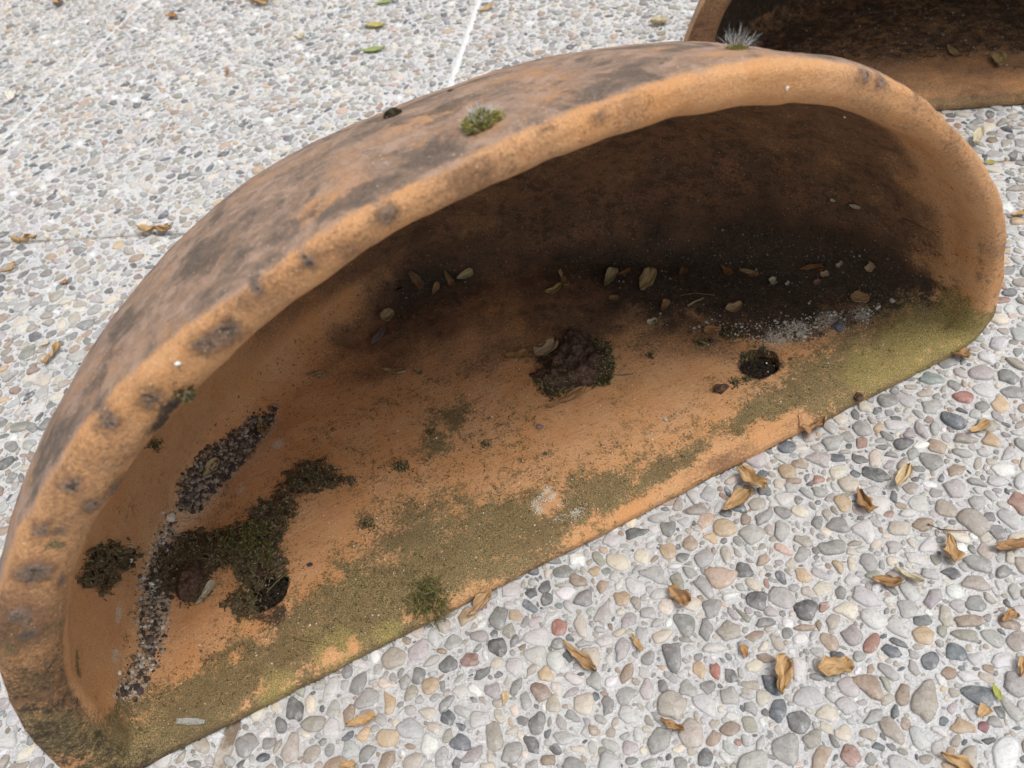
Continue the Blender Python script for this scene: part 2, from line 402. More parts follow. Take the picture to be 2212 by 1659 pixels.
def cut_holes(ob, holes):
    cutters = []
    for (u, v, r) in holes:
        bm = bmesh.new(); bmesh.ops.create_cone(bm, cap_ends=True, segments=40, radius1=r * .86, radius2=r * 1.12, depth=.06)
        for vt in bm.verts:
            an = math.atan2(vt.co.y, vt.co.x); k = 1 + .05 * math.sin(2 * an + 1) + .03 * math.sin(5 * an); vt.co.x *= k; vt.co.y *= k
        me = bpy.data.meshes.new('c'); bm.to_mesh(me); bm.free(); me.materials.append(TERRA)
        nv = len(me.vertices); colattr(me, 'mask_a', np.tile((.42, .2, 0, 0.), (nv, 1))); colattr(me, 'mask_b', np.tile((.75, 0, .5, 1.), (nv, 1)))
        c = bpy.data.objects.new('c', me); COL.objects.link(c); c.matrix_world = ob.matrix_world @ Matrix.Translation((u, v, .012)); cutters.append(c)
        md = ob.modifiers.new('b', 'BOOLEAN'); md.operation = 'DIFFERENCE'; md.object = c; md.solver = 'EXACT'
    bpy.context.view_layer.update()
    me = bpy.data.meshes.new_from_object(ob.evaluated_get(bpy.context.evaluated_depsgraph_get()))
    ob.modifiers.clear(); ob.data = me; me.name = 'terracotta_planter'
    for c in cutters: bpy.data.objects.remove(c)
    me.materials.clear(); me.materials.append(TERRA); me.polygons.foreach_set('material_index', np.zeros(len(me.polygons), np.int32))
    A_, B_ = me.color_attributes['mask_a'], me.color_attributes['mask_b']; nv = len(me.vertices)
    ca, cb_ = np.empty(nv * 4, np.float32), np.empty(nv * 4, np.float32); A_.data.foreach_get('color', ca); B_.data.foreach_get('color', cb_)
    ca, cb_ = ca.reshape(-1, 4), cb_.reshape(-1, 4); new = (ca.min(1) > .99) & (cb_.min(1) > .99)      # the freshly cut wall of the hole: stained clay
    ca[new] = (.50, .30, 0, 0); cb_[new] = (.70, 0, .6, 1)
    A_.data.foreach_set('color', ca.ravel()); B_.data.foreach_set('color', cb_.ravel())
    me.polygons.foreach_set('use_smooth', np.ones(len(me.polygons), bool)); me.update()

A1 = gnd(283, 1639); B1 = gnd(2041, 753)
ANG1 = math.degrees(math.atan2((B1 - A1).y, (B1 - A1).x))
me1, V1, K1 = planter_mesh(3.1)
M1 = frame(A1, ANG1)
planter = link('terracotta_planter', me1, label='large orange terracotta half-bowl planter lying on its flat back in the foreground', cat='planter', group='terracotta planters on the paving')
planter.matrix_world = M1
W1 = np.array([tuple(M1 @ Vector(v)) for v in V1])
bvh1 = BVHTree.FromPolygons(W1.tolist(), [tuple(p.vertices) for p in me1.polygons])
def hit(x, y):
    """first surface (planter or paving) met by the line of sight through a photo position"""
    d = ray(x, y)
    p = bvh1.ray_cast(CO, d)
    if p[0] is not None: return p[0], p[1], True
    g = ground_bvh.ray_cast(CO, d); return g[0], Vector((0, 0, 1)), False
def blob(pts, W, soft=1.0):
    f = np.zeros(len(W)); wob = 1 + .55 * nA + .45 * nB
    for (x, y, r) in pts:
        p, n, _ = hit(x, y); rm = r * (p - CO).dot(FW) / FPX
        d = np.linalg.norm(W - np.array(p), axis=1) * wob
        f = np.maximum(f, np.clip(1.35 * (1 - d / (rm * 1.7)), 0, 1))
    return f
inner = K1 == 2; lip = K1 == 1; out = K1 == 0
u_, v_, w_ = V1[:, 0], V1[:, 1], V1[:, 2]
floor = inner & (w_ < .034)
nA = nz(V1, 14, 4, 5.0); nB = nz(V1, 40, 3, 8.0)
sm = lambda x, a, b: (lambda t: t * t * (3 - 2 * t))(np.clip((x - a) / (b - a), 0, 1))
XY = np.array([proj(Vector(p))[:2] for p in W1])
def field(poly, soft, wob=1.0):
    """1 inside an outline traced on the planter's surface, falling to 0 across a ragged edge"""
    x, y = XY[:, 0], XY[:, 1]; ins = np.zeros(len(XY), bool); dist = np.full(len(XY), 1e9); n = len(poly)
    for i in range(n):
        (ax, ay), (bx, by) = poly[i], poly[(i + 1) % n]
        cr = ((ay > y) != (by > y)) & (x < (bx - ax) * (y - ay) / ((by - ay) or 1e-9) + ax); ins ^= cr
        dx, dy = bx - ax, by - ay; t = np.clip(((x - ax) * dx + (y - ay) * dy) / (dx * dx + dy * dy or 1), 0, 1)
        dist = np.minimum(dist, np.hypot(x - ax - t * dx, y - ay - t * dy))
    sd = np.where(ins, dist, -dist) + wob * soft * (.9 * nA + .5 * nB)
    return np.clip(.5 + sd / (2 * soft), 0, 1) * (inner | lip)
MAT = [(640, 1000), (700, 995), (765, 1040), (700, 1062), (640, 1075), (650, 1105), (615, 1150), (605, 1195), (635, 1240), (585, 1258), (572, 1300), (560, 1340), (505, 1332), (480, 1300), (520, 1262), (500, 1232), (455, 1240), (440, 1300), (390, 1310), (350, 1280), (330, 1240), (340, 1190), (400, 1150), (500, 1140), (560, 1090), (600, 1050)]
PATCH = [(190, 1183), (253, 1168), (306, 1189), (287, 1229), (262, 1252), (233, 1289), (200, 1275), (173, 1266), (170, 1239)]
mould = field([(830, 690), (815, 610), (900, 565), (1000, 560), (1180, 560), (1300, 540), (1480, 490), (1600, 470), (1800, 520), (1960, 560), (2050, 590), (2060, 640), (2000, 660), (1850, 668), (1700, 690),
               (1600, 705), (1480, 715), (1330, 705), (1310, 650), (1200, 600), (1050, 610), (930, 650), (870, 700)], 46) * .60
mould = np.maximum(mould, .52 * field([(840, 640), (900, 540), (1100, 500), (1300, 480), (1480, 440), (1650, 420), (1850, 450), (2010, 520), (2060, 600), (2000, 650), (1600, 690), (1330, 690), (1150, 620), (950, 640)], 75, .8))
mould = np.maximum(mould, .60 * field(MAT, 12)); mould = np.maximum(mould, .62 * field(PATCH, 10))
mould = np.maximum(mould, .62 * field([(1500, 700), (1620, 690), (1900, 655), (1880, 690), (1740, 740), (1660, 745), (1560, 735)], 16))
for q in ([(600, 870), (520, 930), (420, 1000), (385, 1060), (385, 1095), (440, 1100), (470, 1060), (540, 1000), (590, 930)], [(330, 1200), (310, 1260), (300, 1330), (305, 1400), (270, 1450), (300, 1460), (345, 1420), (360, 1350), (350, 1260)],
          [(1170, 830), (1240, 850), (1325, 800), (1310, 735), (1230, 710), (1140, 800)], [(600, 1270), (630, 1310), (600, 1360), (540, 1345)], [(1590, 800), (1610, 750), (1700, 760), (1690, 800), (1640, 820)]):
    mould = np.maximum(mould, .58 * field(q, 10))
mould *= inner
# brown on back wall and rear floor: stain plus painted cavity shade
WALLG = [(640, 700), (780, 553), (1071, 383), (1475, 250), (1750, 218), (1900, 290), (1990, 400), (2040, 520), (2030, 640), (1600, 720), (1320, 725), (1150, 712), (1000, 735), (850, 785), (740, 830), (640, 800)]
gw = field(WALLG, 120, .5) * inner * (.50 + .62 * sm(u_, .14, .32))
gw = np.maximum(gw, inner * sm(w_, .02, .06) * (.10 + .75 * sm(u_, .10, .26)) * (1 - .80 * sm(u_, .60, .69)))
gw = np.maximum(gw, inner * field([(740, 790), (800, 640), (1000, 590), (1300, 600), (1420, 720), (1330, 720), (1200, 740), (1000, 770), (850, 820)], 60) * .62)  # rear floor band: mostly the planter's own shade painted brown, some soiling
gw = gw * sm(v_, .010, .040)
grime_shade = np.clip(gw + .12 * nA * (gw > .05), 0, 1.2)
# algae on the front of the floor, thick at both ends
fr = 1 - sm(v_, .012, .075 + .05 * sm(u_, .5, .68) + .03 * nA)
algae = (floor | lip) * (w_ < .04) * fr * (.45 + .35 * sm(u_, .42, .62) + .30 * (1 - sm(u_, .06, .22)))
algae = np.maximum(algae, blob([(1950, 720, 75), (1850, 760, 80), (2040, 690, 60), (1750, 810, 70), (1650, 870, 45), (1450, 1010, 40), (1150, 1100, 70), (1050, 1150, 70), (900, 1180, 80), (750, 1250, 70),
                                (850, 1290, 60), (650, 1350, 80), (520, 1430, 60), (420, 1520, 60), (320, 1530, 60), (180, 1590, 60), (980, 900, 36), (940, 960, 36), (1010, 870, 26), (780, 1120, 26),
                                (60, 1560, 70), (130, 1350, 26), (170, 1440, 30), (120, 1180, 22)], W1) * .74 * (inner | lip))
ALG = [(230, 1545), (330, 1530), (420, 1430), (520, 1365), (625, 1350), (700, 1225), (800, 1150), (900, 1105), (1050, 1085), (1200, 1062), (1350, 1010), (1500, 950), (1610, 870), (1700, 790), (1800, 740), (2000, 655),
       (2140, 660), (2120, 740), (1900, 840), (1700, 945), (1475, 1060), (1171, 1215), (971, 1320), (737, 1450), (517, 1560), (300, 1670), (40, 1670), (20, 1580), (120, 1540)]
algae = np.maximum(algae, .86 * field(ALG, 46, 1.1))
for q, k_ in (([(900, 865), (1010, 840), (1040, 900), (980, 1000), (900, 980)], .50), ([(760, 1090), (870, 1060), (900, 1100), (800, 1160)], .5), ([(1150, 900), (1450, 850), (1500, 940), (1250, 1040), (1000, 1070), (1000, 980)], .36), ([(350, 1000), (330, 1100), (250, 1160), (240, 1100)], .42)):
    algae = np.maximum(algae, k_ * field(q, 26, 1.2))
algae = np.maximum(algae, .37 * floor * (v_ < .2))
strip = field([(1330, 1105), (1480, 1015), (1640, 925), (1740, 885), (1760, 915), (1600, 990), (1450, 1060), (1340, 1130)], 14)
algae *= 1 - .8 * strip
algae = np.maximum(algae, .16 * lip * (1 + nA))
clean = blob([(400, 1330, 45), (230, 1350, 55), (190, 1480, 40), (380, 1440, 28), (720, 1130, 40), (680, 1210, 28), (1420, 830, 60), (1250, 920, 60), (830, 930, 46), (560, 1020, 46), (1500, 780, 40),
              (1560, 880, 30), (1650, 930, 30), (1560, 960, 30), (1080, 830, 60), (1190, 1095, 22), (765, 1402, 9), (720, 1420, 9), (530, 1525, 8), (560, 1492, 7), (945, 1312, 8), (880, 1338, 7), (505, 1418, 8)], W1)
algae *= 1 - .7 * clean
yel = blob([(1960, 730, 75), (2060, 710, 70), (1880, 790, 60), (740, 1420, 40), (840, 1370, 40), (600, 1490, 30), (1980, 790, 40)], W1)
lime = blob([(1720, 710, 36), (1790, 690, 36), (1860, 680, 30), (1680, 725, 30), (1165, 1100, 14), (1215, 1085, 14), (1240, 1110, 12), (1180, 1060, 12), (1160, 1085, 12), (1210, 1120, 12), (1190, 1075, 10), (250, 1420, 16), (255, 1330, 14), (290, 1480, 14),
             (335, 1260, 16), (560, 1100, 16), (520, 1060, 16), (600, 960, 14), (365, 1150, 14), (280, 1190, 12)], W1) * .80 * inner
lime = np.maximum(lime, inner * .50 * np.maximum(field([(600, 865), (520, 925), (410, 1000), (375, 1060), (345, 1130), (300, 1230), (285, 1330), (300, 1410), (225, 1510), (300, 1515), (350, 1440), (380, 1350), (380, 1250), (400, 1140), (460, 1110), (500, 1050), (560, 1000), (625, 915)], 16), 0))
speck = floor * (.85 - .2 * nA) + (inner & ~floor) * (.45 + .3 * sm(u_, .5, .66)) + lip * .10
speck *= 1 - .5 * clean
# outside weathering
outer = out * (.90 + .28 * nA)
outer = np.maximum(outer, lip * .14)
SPOTS = [(665, 565, 24), (560, 620, 18), (490, 710, 26), (440, 740, 24), (330, 860, 30), (370, 880, 34), (235, 910, 26), (345, 920, 30), (300, 990, 26), (840, 465, 22), (150, 1050, 26), (90, 1145, 22),
              (130, 1150, 16), (75, 1240, 36), (40, 1335, 36), (60, 1370, 30), (130, 1260, 14), (200, 1090, 26), (250, 1050, 30), (1870, 160, 18), (1905, 172, 16), (2060, 260, 12), (1980, 205, 10),
              (1180, 275, 12), (1290, 255, 14), (2060, 420, 16), (2040, 480, 14), (2110, 560, 14), (2095, 590, 16), (1890, 470, 12), (1975, 395, 12)]
spots = blob(SPOTS, W1)
outer = np.where(lip, np.maximum(outer, spots * .95), outer)
lowl = lip * (1 - sm(u_, .0, .10))
grime_shade = np.where(lip, np.maximum(grime_shade, np.maximum(.26 + .36 * nA + .12 * nB + .34 * lowl, .80 * blob([(q[0], q[1], q[2] * 1.7) for q in SPOTS], W1))), grime_shade)
mould = np.maximum(mould, lip * .50 * spots)
mould = np.maximum(mould, lip * .42 * lowl * (w_ < .16))
algae = np.where(lip, np.maximum(algae, .46 * lowl + .3 * sm(u_, .60, .70)), algae)
mould = np.maximum(mould, lip * .85 * blob([(370, 880, 30), (345, 920, 30), (310, 985, 24), (260, 1060, 26), (410, 840, 16)], W1))
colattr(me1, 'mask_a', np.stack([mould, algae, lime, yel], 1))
colattr(me1, 'mask_b', np.stack([grime_shade, outer, speck, np.ones(len(V1))], 1))
_h1 = M1.inverted() @ hit(540, 1288)[0]; _h2 = M1.inverted() @ hit(1640, 786)[0]
cut_holes(planter, [(_h1.x + .012, _h1.y - .002, .0165), (_h2.x, _h2.y, .0165)])

# second planter, only its left half is in view
P0 = gnd(2110, 226)
t2 = math.radians(-15); A2 = P0 - Vector((math.cos(t2), math.sin(t2), 0)) * .31
me2, V2_, K2 = planter_mesh(21.7, 150, 90, 50, 60)
planter2 = link('terracotta_planter', me2, label='second terracotta planter with dark mossy inside, cropped by the top right corner', cat='planter', group='terracotta planters on the paving')
planter2.matrix_world = frame(A2, -15)
in2, lip2, out2 = K2 == 2, K2 == 1, K2 == 0
fl2 = in2 & (V2_[:, 2] < .03)
nA2 = nz(V2_, 14, 4, 15.0)
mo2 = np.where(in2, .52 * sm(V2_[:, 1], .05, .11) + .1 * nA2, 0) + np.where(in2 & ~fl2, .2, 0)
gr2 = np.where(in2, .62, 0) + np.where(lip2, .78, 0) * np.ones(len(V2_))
al2 = np.where(lip2 & (V2_[:, 2] < .03), .48, .1)
colattr(me2, 'mask_a', np.stack([mo2, al2, 0 * mo2, 0 * mo2], 1))
colattr(me2, 'mask_b', np.stack([gr2, np.where(out2, .7, .15), np.full(len(mo2), .5), np.ones(len(mo2))], 1))
W2 = np.array([tuple(planter2.matrix_world @ Vector(v)) for v in V2_])
bvh2 = BVHTree.FromPolygons(W2.tolist(), [tuple(p.vertices) for p in me2.polygons])
def hit_any(x, y):
    p, n, on = hit(x, y)
    q = bvh2.ray_cast(CO, ray(x, y))
    if q[0] is not None and (q[0] - CO).length < (p - CO).length: return q[0], q[1], True
    return p, n, on

# ------------------------------------------------------------------ pebbles
PALETTE = {'white': (.64, .63, .61), 'lg': (.47, .46, .445), 'grey': (.335, .325, .308), 'greydark': (.205, .20, .19), 'greybrown': (.35, .305, .255), 'dark': (.095, .098, .10), 'slate': (.085, .10, .115),
           'cream': (.55, .49, .40), 'tan': (.46, .33, .20), 'brown': (.29, .21, .15), 'mauve': (.36, .325, .32), 'pink': (.48, .34, .26), 'red': (.32, .125, .095), 'redbrown': (.28, .155, .115),
           'maroon': (.26, .10, .11), 'olive': (.26, .25, .20), 'green': (.19, .23, .22)}
NAMES = ['white'] * 7 + ['lg'] * 16 + ['grey'] * 24 + ['greybrown'] * 22 + ['greydark'] * 14 + ['dark'] * 6 + ['slate'] * 3 + ['cream'] * 12 + ['tan'] * 3 + ['brown'] * 6 + ['mauve'] * 7 + ['pink'] * 1 + ['redbrown'] * 1 + ['olive'] * 4 + ['green'] * 1
def tint(nm):
    c = np.array(PALETTE[nm]) * random.uniform(.70, 1.05); return np.clip(c * np.array([random.uniform(.97, 1.03) for _ in range(3)]), .02, .8)
HERO9 = [(250,415,200,150,20,'pink'),(1190,550,210,110,-30,'lg'),(1100,795,180,140,0,'mauve'),(1225,850,150,100,50,'redbrown'),(1605,960,140,120,60,'slate'),(1775,905,140,110,-10,'slate'),(1915,1180,240,120,-20,'slate'),
 (1570,1220,330,190,82,'greybrown'),(1215,1130,210,130,-55,'brown'),(1080,1125,160,130,-30,'mauve'),(620,1280,160,110,70,'slate'),(310,1050,130,90,-55,'dark'),(215,1030,150,75,-80,'red'),(800,630,160,140,20,'dark'),
 (670,1530,200,190,0,'grey'),(900,1590,180,140,50,'brown'),(145,1590,130,110,40,'dark'),(200,1465,140,95,60,'brown'),(435,1375,120,90,-70,'olive'),(845,1465,130,110,30,'olive'),(1820,1390,190,100,-20,'tan'),(1950,1385,90,80,0,'maroon'),
 (1890,60,230,130,-40,'greybrown'),(1370,225,120,110,-20,'grey'),(1565,75,150,90,10,'brown'),(1205,320,150,110,-30,'grey'),(780,400,110,110,0,'tan'),(910,490,130,90,0,'cream'),(395,370,110,100,0,'dark'),(180,160,100,80,0,'tan'),
 (1910,460,180,120,10,'greybrown'),(1920,330,200,100,-15,'grey'),(1750,395,150,80,-10,'dark'),(1630,550,170,100,50,'mauve'),(1460,620,130,120,0,'grey'),(1860,700,190,80,5,'brown'),(1830,795,180,70,-5,'olive'),(2010,810,170,110,-20,'grey'),
 (2110,710,140,100,-50,'brown'),(2100,1560,230,200,60,'white'),(1660,1530,110,90,-60,'grey'),(1060,1250,160,110,-20,'lg'),(1240,1320,170,90,40,'grey'),(950,835,150,100,-30,'brown'),(540,945,110,80,0,'brown'),(190,620,120,120,0,'grey'),
 (50,200,130,110,80,'brown'),(520,310,120,80,45,'brown'),(1010,350,130,70,-60,'tan'),(790,745,150,45,0,'brown'),(400,670,140,40,-45,'olive'),(680,715,70,70,0,'white'),(30,1140,130,130,0,'grey'),(110,1020,110,110,0,'tan'),(525,1200,120,120,0,'cream'),
 (1430,1180,150,90,80,'brown'),(1730,1040,110,90,0,'brown'),(1850,1060,140,80,0,'lg'),(310,1190,150,120,-30,'grey'),(450,1270,140,80,-50,'grey'),(2060,960,150,110,20,'white'),(1900,940,110,90,30,'lg'),(760,820,110,80,20,'white')]
HERO8 = [(1410,745,130,120,-40,'red'),(830,950,140,100,0,'redbrown'),(700,985,130,130,0,'dark'),(1570,560,150,120,20,'greydark'),(1020,680,150,110,70,'greydark'),(1700,650,180,110,60,'mauve'),(2030,400,180,110,-40,'grey'),(1245,375,110,80,-20,'dark'),
 (1950,280,110,110,0,'cream'),(1790,320,170,100,-10,'cream'),(810,680,150,110,60,'tan'),(1130,665,110,70,-15,'tan'),(1645,380,90,85,0,'tan'),(500,895,150,120,20,'mauve'),(720,840,150,110,30,'grey'),(890,800,140,90,0,'mauve'),(1390,960,150,110,-60,'white'),
 (1120,1000,130,130,0,'lg'),(1450,520,130,90,30,'white'),(775,1495,150,110,-15,'slate'),(690,1330,110,110,0,'slate'),(310,1240,180,90,-80,'tan'),(400,1270,190,90,50,'mauve'),(160,1210,180,110,40,'grey'),(990,1450,190,120,-80,'greybrown'),
 (1270,1365,170,110,80,'greydark'),(1290,1160,140,110,-60,'brown'),(980,1150,130,110,30,'mauve'),(1240,1510,150,90,-50,'dark'),(1180,1550,160,110,-60,'cream'),(860,1570,190,110,35,'mauve'),(170,1560,170,90,60,'greydark'),(300,1460,150,120,0,'tan'),
 (60,1540,130,120,0,'lg'),(1340,1600,120,80,10,'brown'),(650,1580,150,90,80,'grey'),(1730,1250,130,90,80,'greydark'),(1850,1180,170,130,40,'grey'),(1570,1240,140,140,0,'cream'),(1900,470,130,100,0,'white'),(2120,105,100,100,0,'greydark'),
 (2120,250,110,100,-70,'tan'),(1840,265,90,80,0,'brown'),(1820,555,110,100,0,'tan'),(1990,650,120,90,0,'grey'),(1860,700,130,90,30,'mauve'),(2080,800,140,80,30,'cream'),(2150,940,200,110,-80,'greydark'),(2150,1120,180,150,-30,'greydark'),
 (1990,940,120,80,60,'grey'),(1820,890,160,100,70,'mauve'),(1980,1150,150,90,80,'mauve'),(1640,1410,80,80,0,'brown'),(2060,1480,200,140,60,'grey'),(1870,1520,120,100,0,'mauve'),(110,1110,180,120,70,'greydark'),(900,1340,150,130,0,'lg'),
 (580,1120,130,110,20,'tan'),(410,1100,120,80,60,'grey'),(765,1160,100,100,0,'lg'),(1320,480,110,90,40,'dark'),(1330,560,100,80,50,'dark')]
HERO6 = [(1250,1410,200,90,-15,'dark'),(880,1310,150,120,-40,'mauve'),(1820,910,180,90,-5,'red'),(1750,1060,210,90,-20,'slate'),(1620,790,190,90,-10,'green'),(2110,780,160,100,-20,'greydark'),(1770,1500,180,140,0,'mauve'),(1530,1600,120,110,0,'lg'),
 (1980,1090,200,80,-10,'olive'),(2060,410,150,80,-5,'cream'),(1430,1210,140,80,5,'dark'),(1140,1310,110,70,10,'dark'),(1650,1230,130,80,-20,'brown'),(1620,1290,150,70,10,'lg'),(2010,1190,130,110,0,'tan'),(1480,1500,130,80,20,'greybrown'),(170,1540,120,100,20,'lg'),
 (680,1390,120,100,0,'tan'),(880,1440,90,60,10,'redbrown'),(1040,1600,110,110,0,'tan'),(1330,930,130,110,-30,'greydark'),(1450,930,130,90,0,'lg'),(1180,970,110,80,-60,'cream'),(1020,1050,100,90,0,'cream'),(1760,830,90,80,0,'greydark'),(760,1340,110,70,5,'brown'),
 (940,1100,130,80,-20,'grey'),(530,1510,90,90,0,'dark'),(1770,1380,130,90,20,'brown'),(2080,1380,150,80,5,'white'),(1830,1180,170,70,-5,'greybrown'),(1830,1550,0,0,0,'x')]
peb = []                     # x, y, semi-major, semi-minor, angle, colour
cells = {}; CS = .019
def circles(x, y, a, b, an):
    if a < b * 1.25: return [(x, y, (a + b) / 2)]
    d = a - b; cx, cy = math.cos(an) * d, math.sin(an) * d
    return [(x, y, b)] + [(x + cx * s, y + cy * s, b * .97) for s in ((-1, 1) if a < 1.8 * b else (-1, -.5, .5, 1))]
def fits(cs, gap):
    for (x, y, r) in cs:
        i0, j0 = int(math.floor(x / CS)), int(math.floor(y / CS))
        for i in (i0, i0 - 1, i0 + 1):
            for j in (j0, j0 - 1, j0 + 1):
                for (X, Y, R) in cells.get((i, j), ()):
                    q = r + R + gap
                    if (x - X) ** 2 + (y - Y) ** 2 < q * q: return False
    return True
def put(x, y, a, b, an, c, cs):
    peb.append((x, y, a, b, an, c))
    for t in cs: cells.setdefault((int(math.floor(t[0] / CS)), int(math.floor(t[1] / CS))), []).append(t)
for (ox, oy), lst in (((1475, 1106), HERO9), ((737, 1106), HERO8), ((1475, 553), HERO6)):
    for (x, y, L, Wd, an, nm) in lst:
        if nm == 'x': continue
        px, py = ox + x / 3, oy + y / 3; t = math.radians(an)
        dx, dy = math.cos(t), -math.sin(t)
        p = gnd(px, py, .0015)
        e = gnd(px + dx * L / 6, py + dy * L / 6, .0015) - gnd(px - dx * L / 6, py - dy * L / 6, .0015)
        f = gnd(px - dy * Wd / 6, py + dx * Wd / 6, .0015) - gnd(px + dy * Wd / 6, py - dx * Wd / 6, .0015)
        a_, b_ = e.length / 2, f.length / 2; ang = math.atan2(e.y, e.x)
        if b_ > a_: a_, b_, ang = b_, a_, ang + math.pi / 2
        cs = circles(p.x, p.y, a_ * .93, b_ * .93, ang)
        if fits(cs, -.0012) and on_slab(p.x, p.y, b_ * .8): put(p.x, p.y, a_ * .98, b_ * .98, ang, tint(nm), cs)
N_HERO = len(peb)
fp = [gnd(0, 0), gnd(PW, 0), gnd(PW, PH), gnd(0, PH)]
cen = sum(fp, Vector()) / 4
REG = [((p - cen) * 1.0 + (p - cen).normalized() * .16 + cen) for p in fp]
REG = [(p.x, p.y) for p in REG]
M1i, M2i = M1.inverted(), planter2.matrix_world.inverted()
def under(x, y):
    for Mi in (M1i, M2i):
        q = Mi @ Vector((x, y, 0))
        if q.y > .03 and ((abs(q.x - PA['uc']) / (PA['a'] - .04)) ** 2 + (q.y / (PA['b'] - .04)) ** 1.67) < 1: return True
    return False
xs, ys = [p[0] for p in REG], [p[1] for p in REG]
def rand_pt(near=False):
    while True:
        x, y = random.uniform(min(xs), max(xs)), random.uniform(min(ys), .62 if near else max(ys))
        if in_poly(x, y, REG) and not under(x, y): return x, y
sizes = sorted([min(.0092, max(.0020, random.lognormvariate(math.log(.0043), .40))) for _ in range(38000)] + [random.uniform(.0013, .003) for _ in range(15000)], reverse=True)
for a_ in sizes:
    asp = random.choice((1.0, 1.15, 1.3, 1.5, 1.8, 2.1)) * random.uniform(.95, 1.1); b_ = a_ / asp
    for k in range(9):
        x, y = rand_pt(a_ < .0034 and k % 2 == 0); an = random.uniform(0, math.pi)
        cs = circles(x, y, a_ * .95, b_ * .95, an)
        if fits(cs, -.0002) and on_slab(x, y, b_ * .85): put(x, y, a_, b_, an, tint(random.choice(NAMES)), cs); break

def pebble_geo(a, b, hh, K, rings, ang_):
    """irregular dome sitting in the concrete; returns local verts and faces"""
    n = random.choice((1.75, 2.0, 2.2, 2.6, 3.4, 4.5)); egg = random.uniform(-.32, .32); sk = random.uniform(-.25, .25); ph = [random.uniform(0, 6.28) for _ in range(3)]
    am = (random.uniform(0, .09), random.uniform(0, .10), random.uniform(0, .05) + ang_ * .04)
    out_ = []
    m_ = random.choice((3, 4, 4, 5, 5, 6)); t0 = random.uniform(0, 6.28); poly_ = random.random() < .55
    pl_ = [(t0 + 2 * math.pi * (q + random.uniform(-.25, .25)) / m_, random.uniform(.70, .95)) for q in range(m_)]
    for k in range(K):
        t = 2 * math.pi * k / K
        c, s = math.cos(t), math.sin(t)
        r = (abs(c) ** n + abs(s) ** n) ** (-1 / n)
        if poly_:
            r = 1.12
            for (f_, d_) in pl_:
                cc = math.cos(t - f_)
                if cc > .05: r = min(r, d_ / cc)
        r *= 1 + am[0] * math.sin(2 * t + ph[0]) + am[1] * math.sin(3 * t + ph[1]) + am[2] * math.sin(5 * t + ph[2])
        out_.append((a * r * (c + sk * s * b / a), b * r * s * (1 + egg * c)))
    V = []; tx, ty = random.uniform(-.25, .25) * hh / a, random.uniform(-.25, .25) * hh / b
    for (sc, z) in rings:
        for (x, y) in out_:
            V.append((x * sc, y * sc, z * hh + (x * tx + y * ty) * sc * max(0, z) - (0.0025 if z < 0 else 0)))
    V.append((0, 0, hh * 1.02))
    F = []; R = len(rings)
    for r in range(R - 1):
        for k in range(K):
            k2 = (k + 1) % K
            F += [(r * K + k, r * K + k2, (r + 1) * K + k2), (r * K + k, (r + 1) * K + k2, (r + 1) * K + k)]
    F += [((R - 1) * K + k, (R - 1) * K + (k + 1) % K, R * K) for k in range(K)]
    return V, F
RING_N = [(1.0, -.1), (.975, .40), (.86, .82), (.55, 1.0)]
RING_F = [(1.0, -.1), (.94, .5), (.62, .93)]
pot_poly = None
def visible(p):
    d = (p - CO); L = d.length; d.normalize()
    for bv in (bvh1, bvh2):
        q = bv.ray_cast(CO, d)
        if q[0] is not None and q[3] < L - .002: return False
    return True
rank = []
for i, (x, y, a_, b_, an, c) in enumerate(peb):
    px, py, z = proj(Vector((x, y, .001)))
    if -5 < px < PW + 5 and -5 < py < PH + 5: rank.append((a_ * b_ / z ** 2 , i))
rank.sort(reverse=True)
top = []
for s_, i in rank:
    if len(top) >= 300: break
    if visible(Vector((peb[i][0], peb[i][1], .002))): top.append(i)
top = set(top)
VV, FF, CC = [], [], []; off = 0
for i, (x, y, a_, b_, an, c) in enumerate(peb):
    d = math.hypot(x - CO.x, y - CO.y)
    near = i in top
    hh = min(.0030, a_ * random.uniform(.14, .36)) 
    if near: V, F = pebble_geo(a_, b_, hh, 18, RING_N[:1] + [(.965, .5), (.80, .92)], random.random())
    elif y < .75 and a_ > .003: V, F = pebble_geo(a_, b_, hh, 14, RING_N[:1] + [(.955, .5), (.74, .94)], random.random())
    else: V, F = pebble_geo(a_, b_, hh, 8 if a_ > .004 else 6, RING_F, random.random())
    ca, sa = math.cos(an), math.sin(an)
    V = np.array(V); V[:, :2] = V[:, :2] @ np.array([[ca, sa], [-sa, ca]])
    rid = random.random()
    if near:
        me = mesh_np('pebble', V, F, PEB); colattr(me, 'tint', np.tile(np.append(c, rid), (len(V), 1)))
        o = link('pebble', me, pav); o.location = (x, y, 0)
    else:
        V[:, 0] += x; V[:, 1] += y
        VV.append(V); FF.append(np.array(F) + off); CC.append(np.tile(np.append(c, rid), (len(V), 1))); off += len(V)
me = mesh_np('pebble_bed', np.concatenate(VV), np.concatenate(FF), PEB); colattr(me, 'tint', np.concatenate(CC))
link('pebble_bed', me, pav, kind='stuff', label='smaller pebbles set in the concrete of the slabs')
print('pebbles', len(peb), 'hero', N_HERO, 'tris', sum(len(f) for f in FF))

